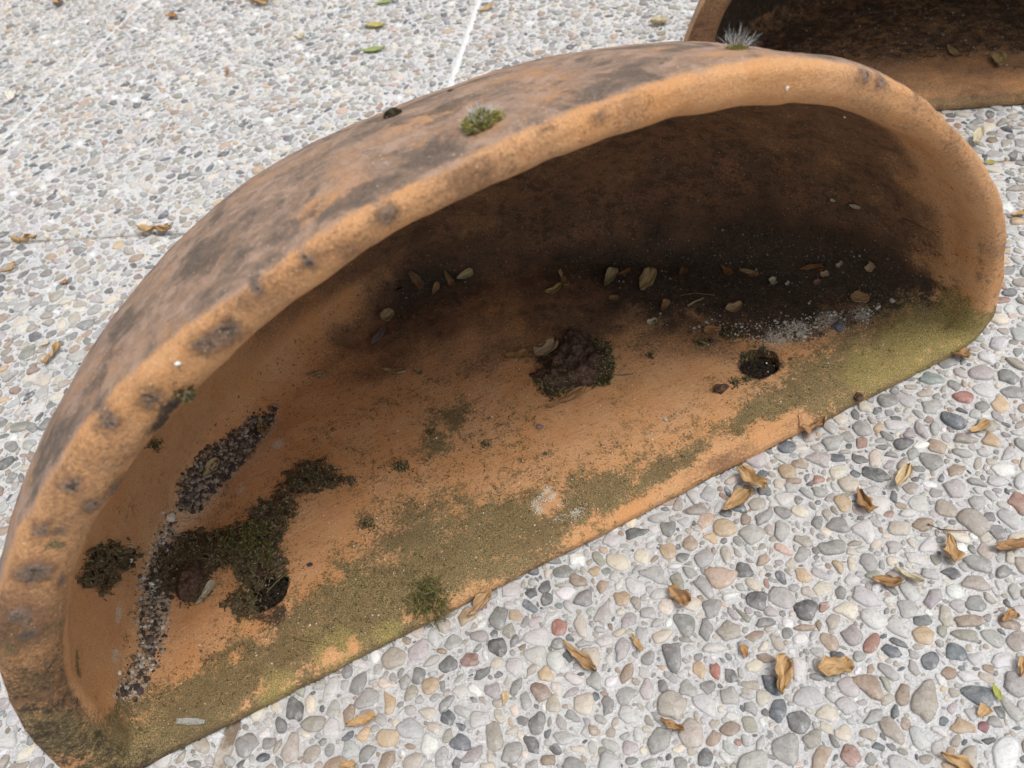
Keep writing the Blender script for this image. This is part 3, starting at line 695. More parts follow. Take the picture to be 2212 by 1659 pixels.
# ------------------------------------------------------------------ helpers for what lies on the surfaces
def interp_poly(poly, n):
    xs_, ys_ = [p[0] for p in poly], [p[1] for p in poly]; out_ = []
    while len(out_) < n:
        x, y = random.uniform(min(xs_), max(xs_)), random.uniform(min(ys_), max(ys_))
        if in_poly(x, y, poly): out_.append((x, y))
    return out_
def mound(poly, step, H, nsc, seed, wob=8.0, edge=22.0, holes=False):
    """low uneven heap following the surface inside an outline"""
    xs_, ys_ = [p[0] for p in poly], [p[1] for p in poly]
    x0, x1, y0, y1 = min(xs_) - wob, max(xs_) + wob, min(ys_) - wob, max(ys_) + wob
    nx, ny = int((x1 - x0) / step) + 1, int((y1 - y0) / step) + 1
    idx = {}; V = []; F = []
    for j in range(ny + 1):
        for i in range(nx + 1):
            x, y = x0 + i * step, y0 + j * step
            q = noise.fractal(Vector((x / 22, y / 22, seed)), 1, 2, 4) * wob
            d = seg_dist(x, y, poly) * (1 if in_poly(x, y, poly) else -1) + q
            if d < -step: continue
            if holes and d < edge * 1.4 and noise.fractal(Vector((x / 13, y / 13, seed + 4)), 1, 2, 3) < -.24: continue
            p, n, on = hit(x, y)
            t = max(0, min(1, d / edge)); hgt = H * (t * (2 - t)) ** .9
            hgt *= .65 + .9 * abs(noise.fractal(Vector(p) * nsc, 1, 2, 4)) + .35 * noise.noise(Vector(p) * nsc * 2.7)
            idx[(i, j)] = len(V); V.append(p + n * (hgt if d > 0 else -.0006))
    for j in range(ny):
        for i in range(nx):
            k = [(i, j), (i + 1, j), (i + 1, j + 1), (i, j + 1)]
            if all(c in idx for c in k): F.append(tuple(idx[c] for c in k)[::-1])
    return V, F
def blades(pts, ln, wd, cols, spread=.8, up=1.0):
    """tiny leaves: each a bent sliver of two triangles and a tip"""
    V, F, C = [], [], []
    for (p, n) in pts:
        d = (n * up + Vector((random.gauss(0, spread), random.gauss(0, spread), random.gauss(0, spread)))).normalized()
        if d.dot(n) < .08: d = (d + n * .3).normalized()
        L = ln * random.uniform(.5, 1.3); s_ = d.cross(Vector((random.gauss(0, 1), random.gauss(0, 1), random.gauss(0, 1)))).normalized() * wd * random.uniform(.6, 1.2)
        m_ = p + d * L * .55 + n * L * .06; k = len(V)
        V += [p - s_ * .6 - n * .0003, p + s_ * .6 - n * .0003, m_ + s_, m_ - s_, p + d * L + Vector((0, 0, -L * .08))]
        F += [(k, k + 1, k + 2, k + 3), (k + 3, k + 2, k + 4)]
        c = np.array(random.choice(cols)) * random.uniform(.7, 1.3); C += [c] * 5
    return V, F, C
def join(parts):
    V, F, C = [], [], []
    for (v, f, c) in parts:
        o = len(V); V += list(v); F += [tuple(i + o for i in t) for t in f]; C += list(c)
    return V, F, C
def tinted(name, VFC, mat, smooth=True, **kw):
    V, F, C = VFC; me = mesh_np(name, [tuple(v) for v in V], F, mat, smooth); colattr(me, 'tint', np.array(C)); return link(name, me, **kw)
def lump(p, n, r, sq=.7, seed=0, sub=1, rough=.35, ang=True):
    """small irregular stone or crumb resting on a surface"""
    bm = bmesh.new(); bmesh.ops.create_icosphere(bm, subdivisions=sub, radius=1)
    ax = (random.uniform(.75, 1.25), random.uniform(.75, 1.25), 1)
    q = n.to_track_quat('Z', 'Y').to_matrix() @ Matrix.Rotation(random.uniform(0, 6.28), 3, 'Z')
    V = []
    for v in bm.verts:
        c = v.co * (1 + rough * noise.noise(v.co * 1.4 + Vector((seed, seed * 2, 0))))
        V.append(p + q @ Vector((c.x * r * ax[0], c.y * r * ax[1], (c.z * sq + sq * .62) * r)))
    F = [tuple(x.index for x in f.verts) for f in bm.faces]; bm.free(); return V, F
DK = [(.085, .076, .034), (.140, .122, .054), (.190, .165, .075), (.270, .230, .115), (.115, .090, .050), (.38, .32, .19)]
GR = [(.075, .08, .022), (.12, .13, .030), (.18, .19, .046), (.25, .25, .085)]

# ------------------------------------------------------------------ moss inside the large planter
def moss_mat(poly, H, n, cols, label, group=None, ln=.0030, step=4.0, edge=24, bright=None):
    V, F = mound(poly, step, H, 120, random.random() * 50, 21, edge, True)
    C = [np.array(random.choice(((.135, .095, .052), (.10, .078, .040), (.17, .125, .072)))) * random.uniform(.7, 1.1) for _ in V]
    me = mesh_np('m', [tuple(v) for v in V], F, None); bv = BVHTree.FromPolygons([tuple(v) for v in V], F)
    bpy.data.meshes.remove(me)
    pts = []
    for (x, y) in interp_poly(poly, n):
        q = bv.ray_cast(CO, ray(x + random.gauss(0, 9), y + random.gauss(0, 9)))
        if q[0] is not None:
            pts.append((q[0], (q[1] if q[1].z > 0 else -q[1])))
        elif random.random() < .35:
            p_, n_, on_ = hit(x + random.gauss(0, 6), y + random.gauss(0, 6)); pts.append((p_, n_))
    parts = [(V, F, C), blades(pts, ln, .00042, cols, .75)]
    if bright:
        bp = []
        for (x, y) in interp_poly(bright, n // 7):
            q = bv.ray_cast(CO, ray(x, y))
            if q[0] is not None: bp.append((q[0], (q[1] if q[1].z > 0 else -q[1])))
        parts.append(blades(bp, ln * 1.1, .0005, GR, .7))
    return tinted('moss_mat', join(parts), MOSS, False, label=label, cat='moss', group=group, kind='stuff')
moss_mat(MAT, .0038, 7000, DK + [(.20, .15, .085), (.13, .10, .055)], 'broad dark green moss mat around the left hole inside the planter', bright=[(480, 1150), (560, 1120), (620, 1170), (580, 1215), (470, 1195)])
moss_mat(PATCH, .0034, 2000, DK + [(.20, .15, .085), (.13, .10, .055)], 'dark moss patch on the left end wall inside the planter')
CLOD = [(1225, 712), (1262, 722), (1312, 742), (1324, 780), (1318, 822), (1262, 836), (1219, 834), (1188, 858), (1168, 836), (1140, 808), (1180, 795), (1196, 770), (1206, 740)]
V, F = mound(CLOD, 2.6, .0105, 60, 3.3, 5, 34)
clod = link('soil_clod', mesh_np('soil_clod', [tuple(v) for v in V], F, SOIL), label='large dark brown soil clod in the middle of the planter floor', cat='soil')
cb = BVHTree.FromPolygons([tuple(v) for v in V], F)
pts = []
for (x, y) in interp_poly([(1275, 735), (1316, 742), (1328, 785), (1320, 832), (1280, 838), (1302, 800), (1298, 760)], 800) + interp_poly([(1150, 812), (1200, 835), (1270, 838), (1190, 866), (1160, 840)], 300) + interp_poly(CLOD, 160):
    q = cb.ray_cast(CO, ray(x, y))
    if q[0] is not None: pts.append((q[0], q[1] if q[1].z > 0 else -q[1]))
    else:
        p, n, _ = hit(x, y); pts.append((p, n))
o = tinted('moss_fringe', blades(pts, .0038, .0006, DK + GR[:2], .8), MOSS, False, kind='stuff'); o.parent = clod
V, F = mound([(382, 1225), (430, 1208), (442, 1262), (420, 1300), (384, 1298), (370, 1262)], 3.0, .010, 60, 7.7, 4, 26)
link('soil_clod', mesh_np('soil_clod', [tuple(v) for v in V], F, SOIL), label='round brown soil crumb set in the moss mat beside the palest petal', cat='soil')
for (x, y, r, lab) in ((1557, 843, .0045, 'small brown soil crumb left below the open drain hole'), (1852, 858, .0035, 'tiny brown soil crumb on the front lip of the planter floor')):
    p, n, _ = hit(x, y); V, F = lump(p, n, r, .8, x, 3, .5)
    link('soil_crumb', mesh_np('soil_crumb', [tuple(v) for v in V], F, SOIL), label=lab, cat='soil')
# scattered moss tufts
TUFTS = [(867, 1008, 20, 240, 'small moss tuft on the planter floor right of the dark moss mat'), (1590, 828, 13, 140, 'small moss tuft just left below the open drain hole'), (1613, 821, 9, 80, 'tiny moss tuft touching the edge of the open drain hole'),
         (1612, 772, 16, 200, 'moss tuft growing on the left rim of the open drain hole'), (702, 1040, 34, 420, 'dark moss tongue at the upper right end of the moss mat'), (795, 1135, 20, 150, 'faint moss tuft on orange floor right of the moss mat'),
         (1515, 742, 22, 140, 'moss tuft at the edge of the dark litter above the open drain hole'), (1575, 718, 24, 160, 'moss tuft between curled petals and the pale crust'), (930, 935, 12, 80, 'tiny moss tuft on the olive speckled part of the floor'),
         (1048, 960, 9, 60, 'tiny moss tuft in the middle of the orange floor'), (1415, 700, 8, 50, 'tiny moss speck tuft below the pale torn petal'), (400, 850, 22, 180, 'moss crust on the inner edge of the rim at left'),
         (330, 960, 22, 160, 'moss crust lower on the inner edge of the left rim'), (1405, 770, 10, 60, 'tiny moss tuft right of the large soil clod'), (1650, 756, 12, 80, 'thin moss tuft above the open drain hole')]
for (x, y, r, n, lab) in TUFTS:
    pts = []
    for _ in range(n):
        t = random.uniform(0, 6.28); q = abs(random.gauss(0, .5)) * r
        p, nn, _o = hit(x + math.cos(t) * q * 1.3, y + math.sin(t) * q * .8)
        if (p - hit(x, y)[0]).length > .02: continue
        pts.append((p + nn * random.uniform(0, .0022) * max(0, 1 - q / r), nn))
    tinted('moss_tuft', blades(pts, .0030, .00050, DK + GR[:1], .9), MOSS, False, label=lab, cat='moss', group='moss tufts in the large planter')
SPK = [(.05, .042, .02), (.085, .07, .032), (.12, .10, .045), (.035, .026, .014)]
# fine specks of moss and grit all over the planter floor
parts = []
for (x, y) in interp_poly([(560, 1150), (760, 830), (1000, 780), (1330, 740), (1700, 780), (1950, 700), (1900, 800), (1475, 1020), (970, 1280), (560, 1500), (300, 1580), (260, 1500), (520, 1330)], 4200):
    p, n, _ = hit(x, y)
    if _ and n.z > .6:
        g = noise.fractal(p * 16, 1, 2, 3)
        if g + random.uniform(-.4, .4) < -.05: continue
        k = random.randint(2, 6) if random.random() < .4 else 1
        parts.append(blades([(p + Vector((random.gauss(0, .0009), random.gauss(0, .0009), 0)), n) for _ in range(k)], .0015, .00032, SPK, 1.1))
tinted('moss_specks', join(parts), MOSS, False, label='fine dark moss specks scattered over the orange planter floor', cat='moss', kind='stuff')

# ------------------------------------------------------------------ moss on the outside
def cushion(px, py, wpx, hscale, n, cols, hairs, label, hl=.006):
    p, n0, _ = hit(px, py); r = wpx / 2 * (p - CO).dot(FW) / FPX
    T = n0.to_track_quat('Z', 'Y').to_matrix(); pts, hp = [], []
    root = bpy.data.objects.new('moss_cushion', None); COL.objects.link(root)
    root['label'] = label; root['category'] = 'moss'; root['group'] = 'moss cushions on top of the large planter'; root.location = p
    inv = Matrix.Translation(-p)
    def samp(k):
        a_, rr = random.uniform(0, 6.283), math.sqrt(random.random())
        edge = 1 + .16 * math.sin(3 * a_ + px) + .08 * math.sin(5 * a_)
        loc = Vector((math.cos(a_) * rr * r * edge, math.sin(a_) * rr * r * .8 * edge, 0)); hz = math.sqrt(max(0, 1 - rr * rr)) * r * hscale
        hz *= .85 + .3 * noise.noise(Vector((loc.x * 300, loc.y * 300, px)))
        nn = (T @ Vector((loc.x / r * .9, loc.y / r * .9, .75))).normalized()
        q = bvh1.find_nearest(p + T @ loc); return (q[0] + n0 * hz * k, nn)
    V, F = lump(Vector((0, 0, 0)) - n0 * r * .12, n0, r * .66, hscale * .75, px, 3, .3)
    core = tinted('moss_core', (V, F, [np.array(cols[1]) * .8] * len(V)), MOSS); core.parent = root
    for k in range(n): pts.append(samp(random.uniform(.45, 1.0)))
    V, F, C = blades([(a_ - p, b_) for a_, b_ in pts], r * .26, r * .038, cols, .45)
    o = tinted('moss_leaves', (V, F, C), MOSS, False, kind='stuff'); o.parent = root
    if hairs:
        hp = [samp(1.0) for _ in range(hairs)]
        V, F, C = blades([(a_ - p, b_) for a_, b_ in hp], hl, r * .012, [(.72, .74, .74), (.6, .62, .60)], .35)
        o = tinted('moss_hair', (V, F, C), HAIR, False, kind='stuff'); o.parent = root
YG = [(.18, .165, .04), (.30, .275, .07), (.42, .385, .12), (.50, .46, .19)]
cushion(1042, 272, 80, .80, 3400, YG, 170, 'round yellow-green moss cushion with white hair tips on the planter top', .0050)
cushion(1592, 108, 48, .5, 420, YG[:3] + [(.2, .17, .1)], 90, 'spiky white-haired moss cushion on the crest in front of the second planter', .0095)
cushion(850, 250, 38, .95, 700, [(.05, .045, .025), (.09, .075, .045), (.13, .11, .075)], 0, 'small dark brown moss cushion on the upper left edge of the planter top')
cushion(973, 197, 14, .8, 140, [(.08, .07, .03), (.14, .12, .06)], 0, 'tiny moss cushion on the back edge of the planter beside the white joint')
# tuft at the front edge on the ground
pts = []
for _ in range(620):
    x, y = random.gauss(928, 22), random.gauss(1300, 24)
    p, n, on = hit(x, y); pts.append((p + Vector((0, 0, random.uniform(0, .004))), (n + Vector((.25, -.5, .3))).normalized()))
tinted('moss_tuft', blades(pts, .0075, .00035, DK[2:4] + GR, .55), MOSS, False, label='stringy green moss tuft hanging over the front edge onto the paving', cat='moss')

# ------------------------------------------------------------------ loose grit
def grit(poly, n, r0, r1, cols, label, sub=0):
    parts = []
    for (x, y) in interp_poly(poly, n):
        p, nn, on = hit(x + random.gauss(0, 4), y + random.gauss(0, 4)); r = random.uniform(r0, r1) * random.choice((.6, .8, 1, 1, 1.3))
        V, F = lump(p, nn, r, .75, x * .37, 1 if r > .0015 else 0 or 1, .4) if r > .0012 else (None, None)
        if V is None:
            a_, b_ = nn.orthogonal().normalized() * r, nn.cross(nn.orthogonal().normalized()) * r
            V = [p + a_, p + b_ * .8, p - a_ * .9, p - b_, p + nn * r]; F = [(0, 1, 4), (1, 2, 4), (2, 3, 4), (3, 0, 4)]
        c = np.array(random.choice(cols)) * random.uniform(.8, 1.2); parts.append((V, F, [c] * len(V)))
    return tinted('grit', join(parts), GRAIN, False, label=label, cat='grit', kind='stuff')
GP = [(.085, .062, .050), (.060, .044, .036), (.12, .095, .075), (.20, .16, .12), (.30, .25, .19), (.05, .038, .032)]
grit([(600, 872), (560, 890), (500, 935), (425, 985), (385, 1050), (385, 1100), (420, 1112), (450, 1085), (480, 1045), (540, 985), (590, 920)], 1300, .0006, .0019, GP + [(.30, .25, .2)], 'dark gravel drift along the crease at the left end of the planter')
grit([(370, 1105), (330, 1180), (300, 1240), (298, 1330), (300, 1410), (240, 1500), (290, 1510), (345, 1430), (365, 1350), (370, 1260), (385, 1150)], 1000, .0006, .0016, GP + [(.5, .47, .42), (.4, .36, .3), (.3, .25, .18)], 'fine mixed grit running down the left corner of the planter')
grit([(1480, 700), (1640, 690), (1900, 660), (1880, 690), (1740, 735), (1640, 745)], 700, .0005, .0012, [(.5, .47, .40), (.4, .37, .3), (.1, .08, .05), (.08, .06, .04)], 'pale crusty grit along the right edge of the dark litter')
grit([(820, 700), (830, 610), (1000, 540), (1480, 470), (1960, 550), (2050, 640), (1850, 670), (1480, 715), (1200, 640)], 800, .0004, .0010, [(.32, .28, .24), (.2, .16, .13), (.06, .045, .035), (.10, .07, .05)], 'tiny pale grains in the dark litter at the back of the planter')
grit([(300, 1580), (560, 1150), (1000, 780), (1700, 740), (2050, 680), (1475, 1030), (970, 1290)], 420, .0004, .0008, [(.7, .66, .55), (.55, .5, .4), (.16, .1, .07)], 'scattered sand grains on the orange planter floor')
for k, ob in enumerate(((planter, _h1.x + .012, _h1.y - .002), (planter, _h2.x, _h2.y))):  # dark crumbs added inside the holes to stand in for their shade
    c0 = M1 @ Vector((ob[1], ob[2], 0)); parts = []
    for _ in range(420):
        a_, r = random.uniform(0, 6.28), .0155 * math.sqrt(random.random()); p = Vector((c0.x + math.cos(a_) * r, c0.y + math.sin(a_) * r, .0015 + random.uniform(0, .002 + (.006 if k == 0 else 0))))
        V, F = lump(p, Vector((0, 0, 1)), random.uniform(.0010, .0022), .8, r * 900, 1, .4); parts.append((V, F, [np.array(random.choice([(.022, .015, .009), (.035, .024, .014), (.016, .012, .008)]))] * len(V)))
    tinted('soil', join(parts), GRAIN, False, label='dark soil fill, added for shade, in the left hole of the planter floor' if k == 0 else 'dark crumbs added to shade the bottom of the open right drain hole', cat='soil', kind='stuff')

# single loose stones
STONES = [(367, 1120, 22, (.62, .57, .48), 'angular cream stone at the lower end of the gravel drift'), (350, 1108, 11, (.5, .42, .34), 'small beige stone touching the angular cream stone'), (670, 1221, 12, (.045, .045, .06), 'small blue-black stone on the orange floor right of the moss mat'),
          (300, 1494, 18, (.085, .06, .06), 'dull purple stone near the lower left corner of the planter floor'), (327, 1262, 9, (.7, .68, .62), 'white stone chip, largest in the grit beside the brown soil crumb'), (322, 1248, 7, (.7, .68, .62), 'white stone chip just above the largest chip in the grit'),
          (281, 1211, 10, (.68, .67, .62), 'white chip stuck on the dark moss patch'), (1167, 923, 13, (.22, .13, .13), 'small purple stone in the middle of the orange floor'), (1437, 907, 10, (.5, .42, .34), 'pale round grain on the orange floor below the open drain hole'),
          (1812, 709, 22, (.115, .12, .13), 'grey angular stone on the olive floor right of the drain hole'), (1536, 738, 12, (.05, .035, .03), 'small dark stone at the edge of the dark litter'), (1178, 980, 8, (.1, .085, .05), 'small dark grain in front of the rust-coloured petal'),
          (1707, 776, 9, (.10, .05, .035), 'red-brown chip right beside the open drain hole'), (257, 1484 - 30, 9, (.72, .70, .62), 'white chip in the fine grit at the lower left'), (1928, 650, 10, (.42, .36, .28), 'beige grain at the foot of the largest tan petal'),
          (412, 1070, 13, (.12, .09, .10), 'dark pebble in the gravel drift below the yellow petal'), (470, 1000, 12, (.10, .075, .08), 'dark pebble in the gravel drift above the yellow petal'), (1302, 752, 8, (.7, .66, .58), 'white grain lying on the large soil clod')]
for (x, y, wpx, c, lab) in STONES:
    p, n, _ = hit(x, y); r = wpx / 2 * (p - CO).dot(FW) / FPX
    V, F = lump(p, n, r, .7, x * .13, 2, .55); tinted('stone', (V, F, [np.array(c)] * len(V)), GRAIN, False, label=lab, cat='stone', group='loose stones in the large planter')

# ------------------------------------------------------------------ petals and leaves
def petal(x, y, Lpx, rot, wid, curl, bend, col, col2=None, crumple=.3, lift=.0012, shape='petal', twist=0.0, seed=None):
    seed = seed if seed is not None else x * .173 + y * .31
    rnd = random.Random(int(seed * 1000))
    p, n, on = hit_any(x, y)
    t = math.radians(rot); dx, dy = math.cos(t) * Lpx / 2, -math.sin(t) * Lpx / 2
    pl = lambda X, Y: (lambda r: CO + r * ((p - CO).dot(n) / r.dot(n)))(ray(X, Y))
    e = pl(x + dx, y + dy) - pl(x - dx, y - dy); L = min(e.length, Lpx * (p - CO).length / FPX * 1.7); ex = e.normalized(); ey = n.cross(ex).normalized()
    NU, NV = 14, 12; V, C = [], []
    W = L * wid
    for i in range(NU + 1):
        s = i / NU
        if shape == 'petal': hw = W / 2 * ((.03 + s) ** .62) * max(.02, 1 - s ** 5.5) ** .5 * 1.12 * (1 + .10 * math.sin(9 * s + seed * 3) * s)
        elif shape == 'leaf': hw = W / 2 * math.sin(math.pi * (s * .98 + .01)) ** .85
        elif shape == 'strip': hw = W / 2 * (.55 + .45 * math.sin(math.pi * s))
        else: hw = W / 2 * min(1, 4 * s + .25, 4.5 * (1 - s) + .35) * (1 + .15 * math.sin(7 * s + seed))
        hw *= 1 + crumple * .40 * noise.noise(Vector((s * 4, seed, 0)))
        for j in range(NV + 1):
            q = -1 + 2 * j / NV
            wob_ = crumple * L
            X = (s - .5) * L + wob_ * .10 * noise.noise(Vector((s * 4, q * 2, seed))); Y = q * hw * (1 + crumple * .18 * noise.noise(Vector((s * 9, q, seed + 2)))) + wob_ * .10 * noise.noise(Vector((s * 4, q * 2, seed + 9)))
            Z = curl * W * q * q * (hw / (W / 2 + 1e-9)) + bend * L * ((s - .5) ** 2 * 4) + wob_ * (.17 * noise.noise(Vector((s * 3.2, q * 1.8, seed + 4))) + .05 * noise.noise(Vector((s * 3, q * 4.5, seed + 7))) + .075 * wid * math.sin(q * 8.5 + 2.2 * noise.noise(Vector((s * 2.5, q, seed))) + seed))
            ang = twist * (s - .5); Y, Z = Y * math.cos(ang) - Z * math.sin(ang), Y * math.sin(ang) + Z * math.cos(ang)
            V.append([X, Y, Z])
            vein = .74 + .32 * abs(math.sin(q * 8.5 + 2 * noise.noise(Vector((s * 3, q, seed))) + seed)) if shape != 'leaf' else (1.18 if j == NV // 2 else 1)
            k = noise.noise(Vector((s * 3, q * 2, seed + 13))) * .5 + .5
            c = np.array(col) * (1 - k) + np.array(col2 if col2 is not None else col) * k; C.append(np.clip(c * vein * (.9 + .25 * k), 0, .9))
    V = np.array(V); V[:, 2] -= V[:, 2].min()
    # rest on the surface: the lowest fifth touches
    Q = [p + ex * a_ + ey * b_ + n * (c_ + lift) for a_, b_, c_ in V]
    Q2 = [q_ - n * .00028 for q_ in Q]                         # a real, thin thickness
    N = len(Q); g = lambda i, j: i * (NV + 1) + j
    F = [(g(i, j), g(i + 1, j), g(i + 1, j + 1), g(i, j + 1)) for i in range(NU) for j in range(NV)]
    B = [tuple(N + k for k in f)[::-1] for f in F]
    rim = [g(0, j) for j in range(NV + 1)] + [g(i, NV) for i in range(1, NU + 1)] + [g(NU, j) for j in range(NV - 1, -1, -1)] + [g(i, 0) for i in range(NU - 1, 0, -1)]
    E_ = [(rim[k], rim[(k + 1) % len(rim)], N + rim[(k + 1) % len(rim)], N + rim[k]) for k in range(len(rim))]
    return Q + Q2, F + B + E_, C + C
TAN, GOLD, BRN, PALE, YEL, DBR, CRM, RUST = (.56, .35, .165), (.68, .48, .25), (.38, .22, .11), (.66, .56, .36), (.60, .46, .18), (.17, .085, .045), (.80, .75, .60), (.50, .22, .06)
G_IN, G_OUT = 'dried petals inside the large planter', 'dried petals on the paving'
PET = [ # x, y, length, rotation, width ratio, curl, bend, colour, colour 2, crumple, shape, label
 (1038, 1310, 82, 52, .42, .35, .10, GOLD, BRN, .5, 'petal', 'tan dried petal lying on a peach pebble right of the stringy moss tuft'),
 (1253, 1424, 100, -38, .34, .35, .10, GOLD, BRN, .45, 'petal', 'long tan dried petal alone in the middle of the front paving, pointing up left'),
 (1376, 1392, 44, -60, .42, .3, .1, GOLD, TAN, .4, 'petal', 'small golden dried petal right of the long petal on the front paving'),
 (784, 1562, 72, 18, .42, .3, .08, GOLD, TAN, .5, 'petal', 'tan dried petal on the paving nearest the lower left corner of the planter edge'),
 (1466, 1295, 60, -35, .55, .35, .2, TAN, BRN, .8, 'torn', 'crumpled rust-brown petal on the paving left of a red pebble'),
 (1452, 1570, 58, -25, .40, .3, .2, TAN, BRN, .7, 'petal', 'folded brown petal on a grey pebble low in the centre right'),
 (1092, 1512, 34, 80, .48, .25, .1, GOLD, PALE, .4, 'petal', 'small pale gold petal low in the front centre'),
 (2062, 1648, 84, -30, .50, .4, .15, GOLD, TAN, .5, 'petal', 'golden petal cut by the bottom edge of the view at right'),
 (752, 1654, 40, 10, .5, .3, .1, TAN, GOLD, .4, 'petal', 'tan petal cut by the bottom edge of the view at left'),
 (1752, 926, 62, 22, .62, .3, .2, TAN, BRN, .8, 'torn', 'crumpled brown petal tucked against the front edge of the planter'),
 (2112, 930, 50, 22, .45, .45, .2, GOLD, TAN, .3, 'petal', 'cupped golden petal beside a blue-black pebble at the right'),
 (1622, 1046, 72, -50, .48, .4, .2, GOLD, TAN, .7, 'torn', 'twisted golden petal near the planter edge, upper one of two close together'),
 (1590, 1092, 76, 32, .45, .3, .15, TAN, GOLD, .6, 'petal', 'crinkled tan petal just below the twisted golden petal'),
 (1946, 1038, 62, 48, .50, .5, .25, GOLD, PALE, .35, 'petal', 'curled golden petal with a raised tip right of a slate pebble'),
 (1864, 1090, 60, -70, .50, .4, .15, TAN, BRN, .6, 'petal', 'brown crinkled petal standing on edge among beige pebbles'),
 (2064, 768, 60, -25, .55, .25, .1, TAN, BRN, .6, 'torn', 'flat brown petal against the right end of the planter edge'),
 (2052, 1194, 64, -80, .60, .4, .25, GOLD, TAN, .55, 'petal', 'upright golden petal bent over itself at the right side'),
 (2180, 1186, 78, 10, .45, .3, .15, TAN, BRN, .6, 'petal', 'wide brown dried petal at the right border'),
 (1912, 1262, 72, -10, .50, .35, .2, TAN, BRN, .6, 'petal', 'brown petal lying under the cream curled petal'),
 (1960, 1248, 76, -32, .26, .5, .22, CRM, PALE, .4, 'petal', 'cream curled petal with orange inside lying on a brown petal'),
 (1690, 1466, 84, 80, .52, .35, .12, TAN, GOLD, .55, 'petal', 'broad tan petal standing upright on a peach pebble, left of two alike'),
 (1802, 1446, 84, 0, .50, .3, .15, GOLD, TAN, .6, 'torn', 'broad tan petal folded on a peach pebble, right of two alike'),
 (1481, 1297, 26, -20, .6, .3, .1, RUST, TAN, .5, 'torn', 'tiny rust scrap touching the red pebble'),
 (1608, 1410, 30, -70, .5, .3, .1, RUST, TAN, .5, 'torn', 'small rust scrap on a white pebble'),
 (2204, 1444, 46, 85, .5, .3, .1, TAN, GOLD, .5, 'petal', 'tan petal cut by the right border in the lower right'),
 (2176, 1336, 40, 30, .6, .3, .1, BRN, TAN, .5, 'petal', 'brown flat petal on a beige pebble near the right border'),
 (2122, 1540, 28, 60, .8, .3, .1, GOLD, TAN, .3, 'torn', 'small orange scrap above a maroon pebble'),
 (2196, 468, 34, 10, .5, .3, .1, TAN, GOLD, .4, 'petal', 'tan petal right of the planter near the second planter, at the border'),
 (2108, 308, 36, 70, .4, .5, .2, CRM, PALE, .5, 'petal', 'pale curled petal beside the right shoulder of the planter'),
 (23, 586, 40, 35, .36, .3, .15, GOLD, TAN, .6, 'petal', 'golden petal at the left border below the dark joint'),
 (117, 772, 60, 42, .26, .3, .15, TAN, GOLD, .7, 'petal', 'long golden petal on the paving left of the planter'),
 (98, 748, 30, 25, .5, .3, .1, GOLD, CRM, .4, 'petal', 'short pale gold petal above the long petal left of the planter'),
 (139, 613, 22, 10, .6, .3, .1, TAN, RUST, .3, 'petal', 'small rust petal between the joint and the planter'),
 (60, 524, 60, 4, .16, .3, .1, TAN, GOLD, .8, 'torn', 'shredded tan petal in the dark joint at the left border'),
 (343, 503, 80, 4, .11, .3, .06, GOLD, TAN, .7, 'torn', 'long shredded golden petal in the dark joint beside the planter'),
 (127, 9, 26, -45, .4, .3, .1, TAN, GOLD, .5, 'petal', 'tan petal at the top border on the left'),
 (564, 9, 60, 5, .18, .3, .06, TAN, GOLD, .7, 'torn', 'shredded tan litter in the far joint at the top border'),
 (375, 40, 18, -20, .6, .3, .1, RUST, TAN, .5, 'petal', 'rust petal below the far joint'),
 (27, 213, 24, 70, .55, .3, .1, CRM, (.8, .78, .72), .3, 'petal', 'white petal at the left border'),
 (650, 85, 26, 15, .5, .4, .2, CRM, PALE, .6, 'torn', 'pale torn petal far behind the planter'),
 (492, 158, 16, 85, .3, .3, .1, BRN, TAN, .4, 'petal', 'thin brown sliver of petal on the paving behind the planter'),
 (1424, 54, 40, 8, .5, .4, .2, CRM, YEL, .7, 'torn', 'pale frayed petal behind the planter left of the second planter'),
 (1050, 24, 40, 25, .4, .3, .1, PALE, TAN, .4, 'petal', 'pale tan petal right of the far end of the white joint'),
]
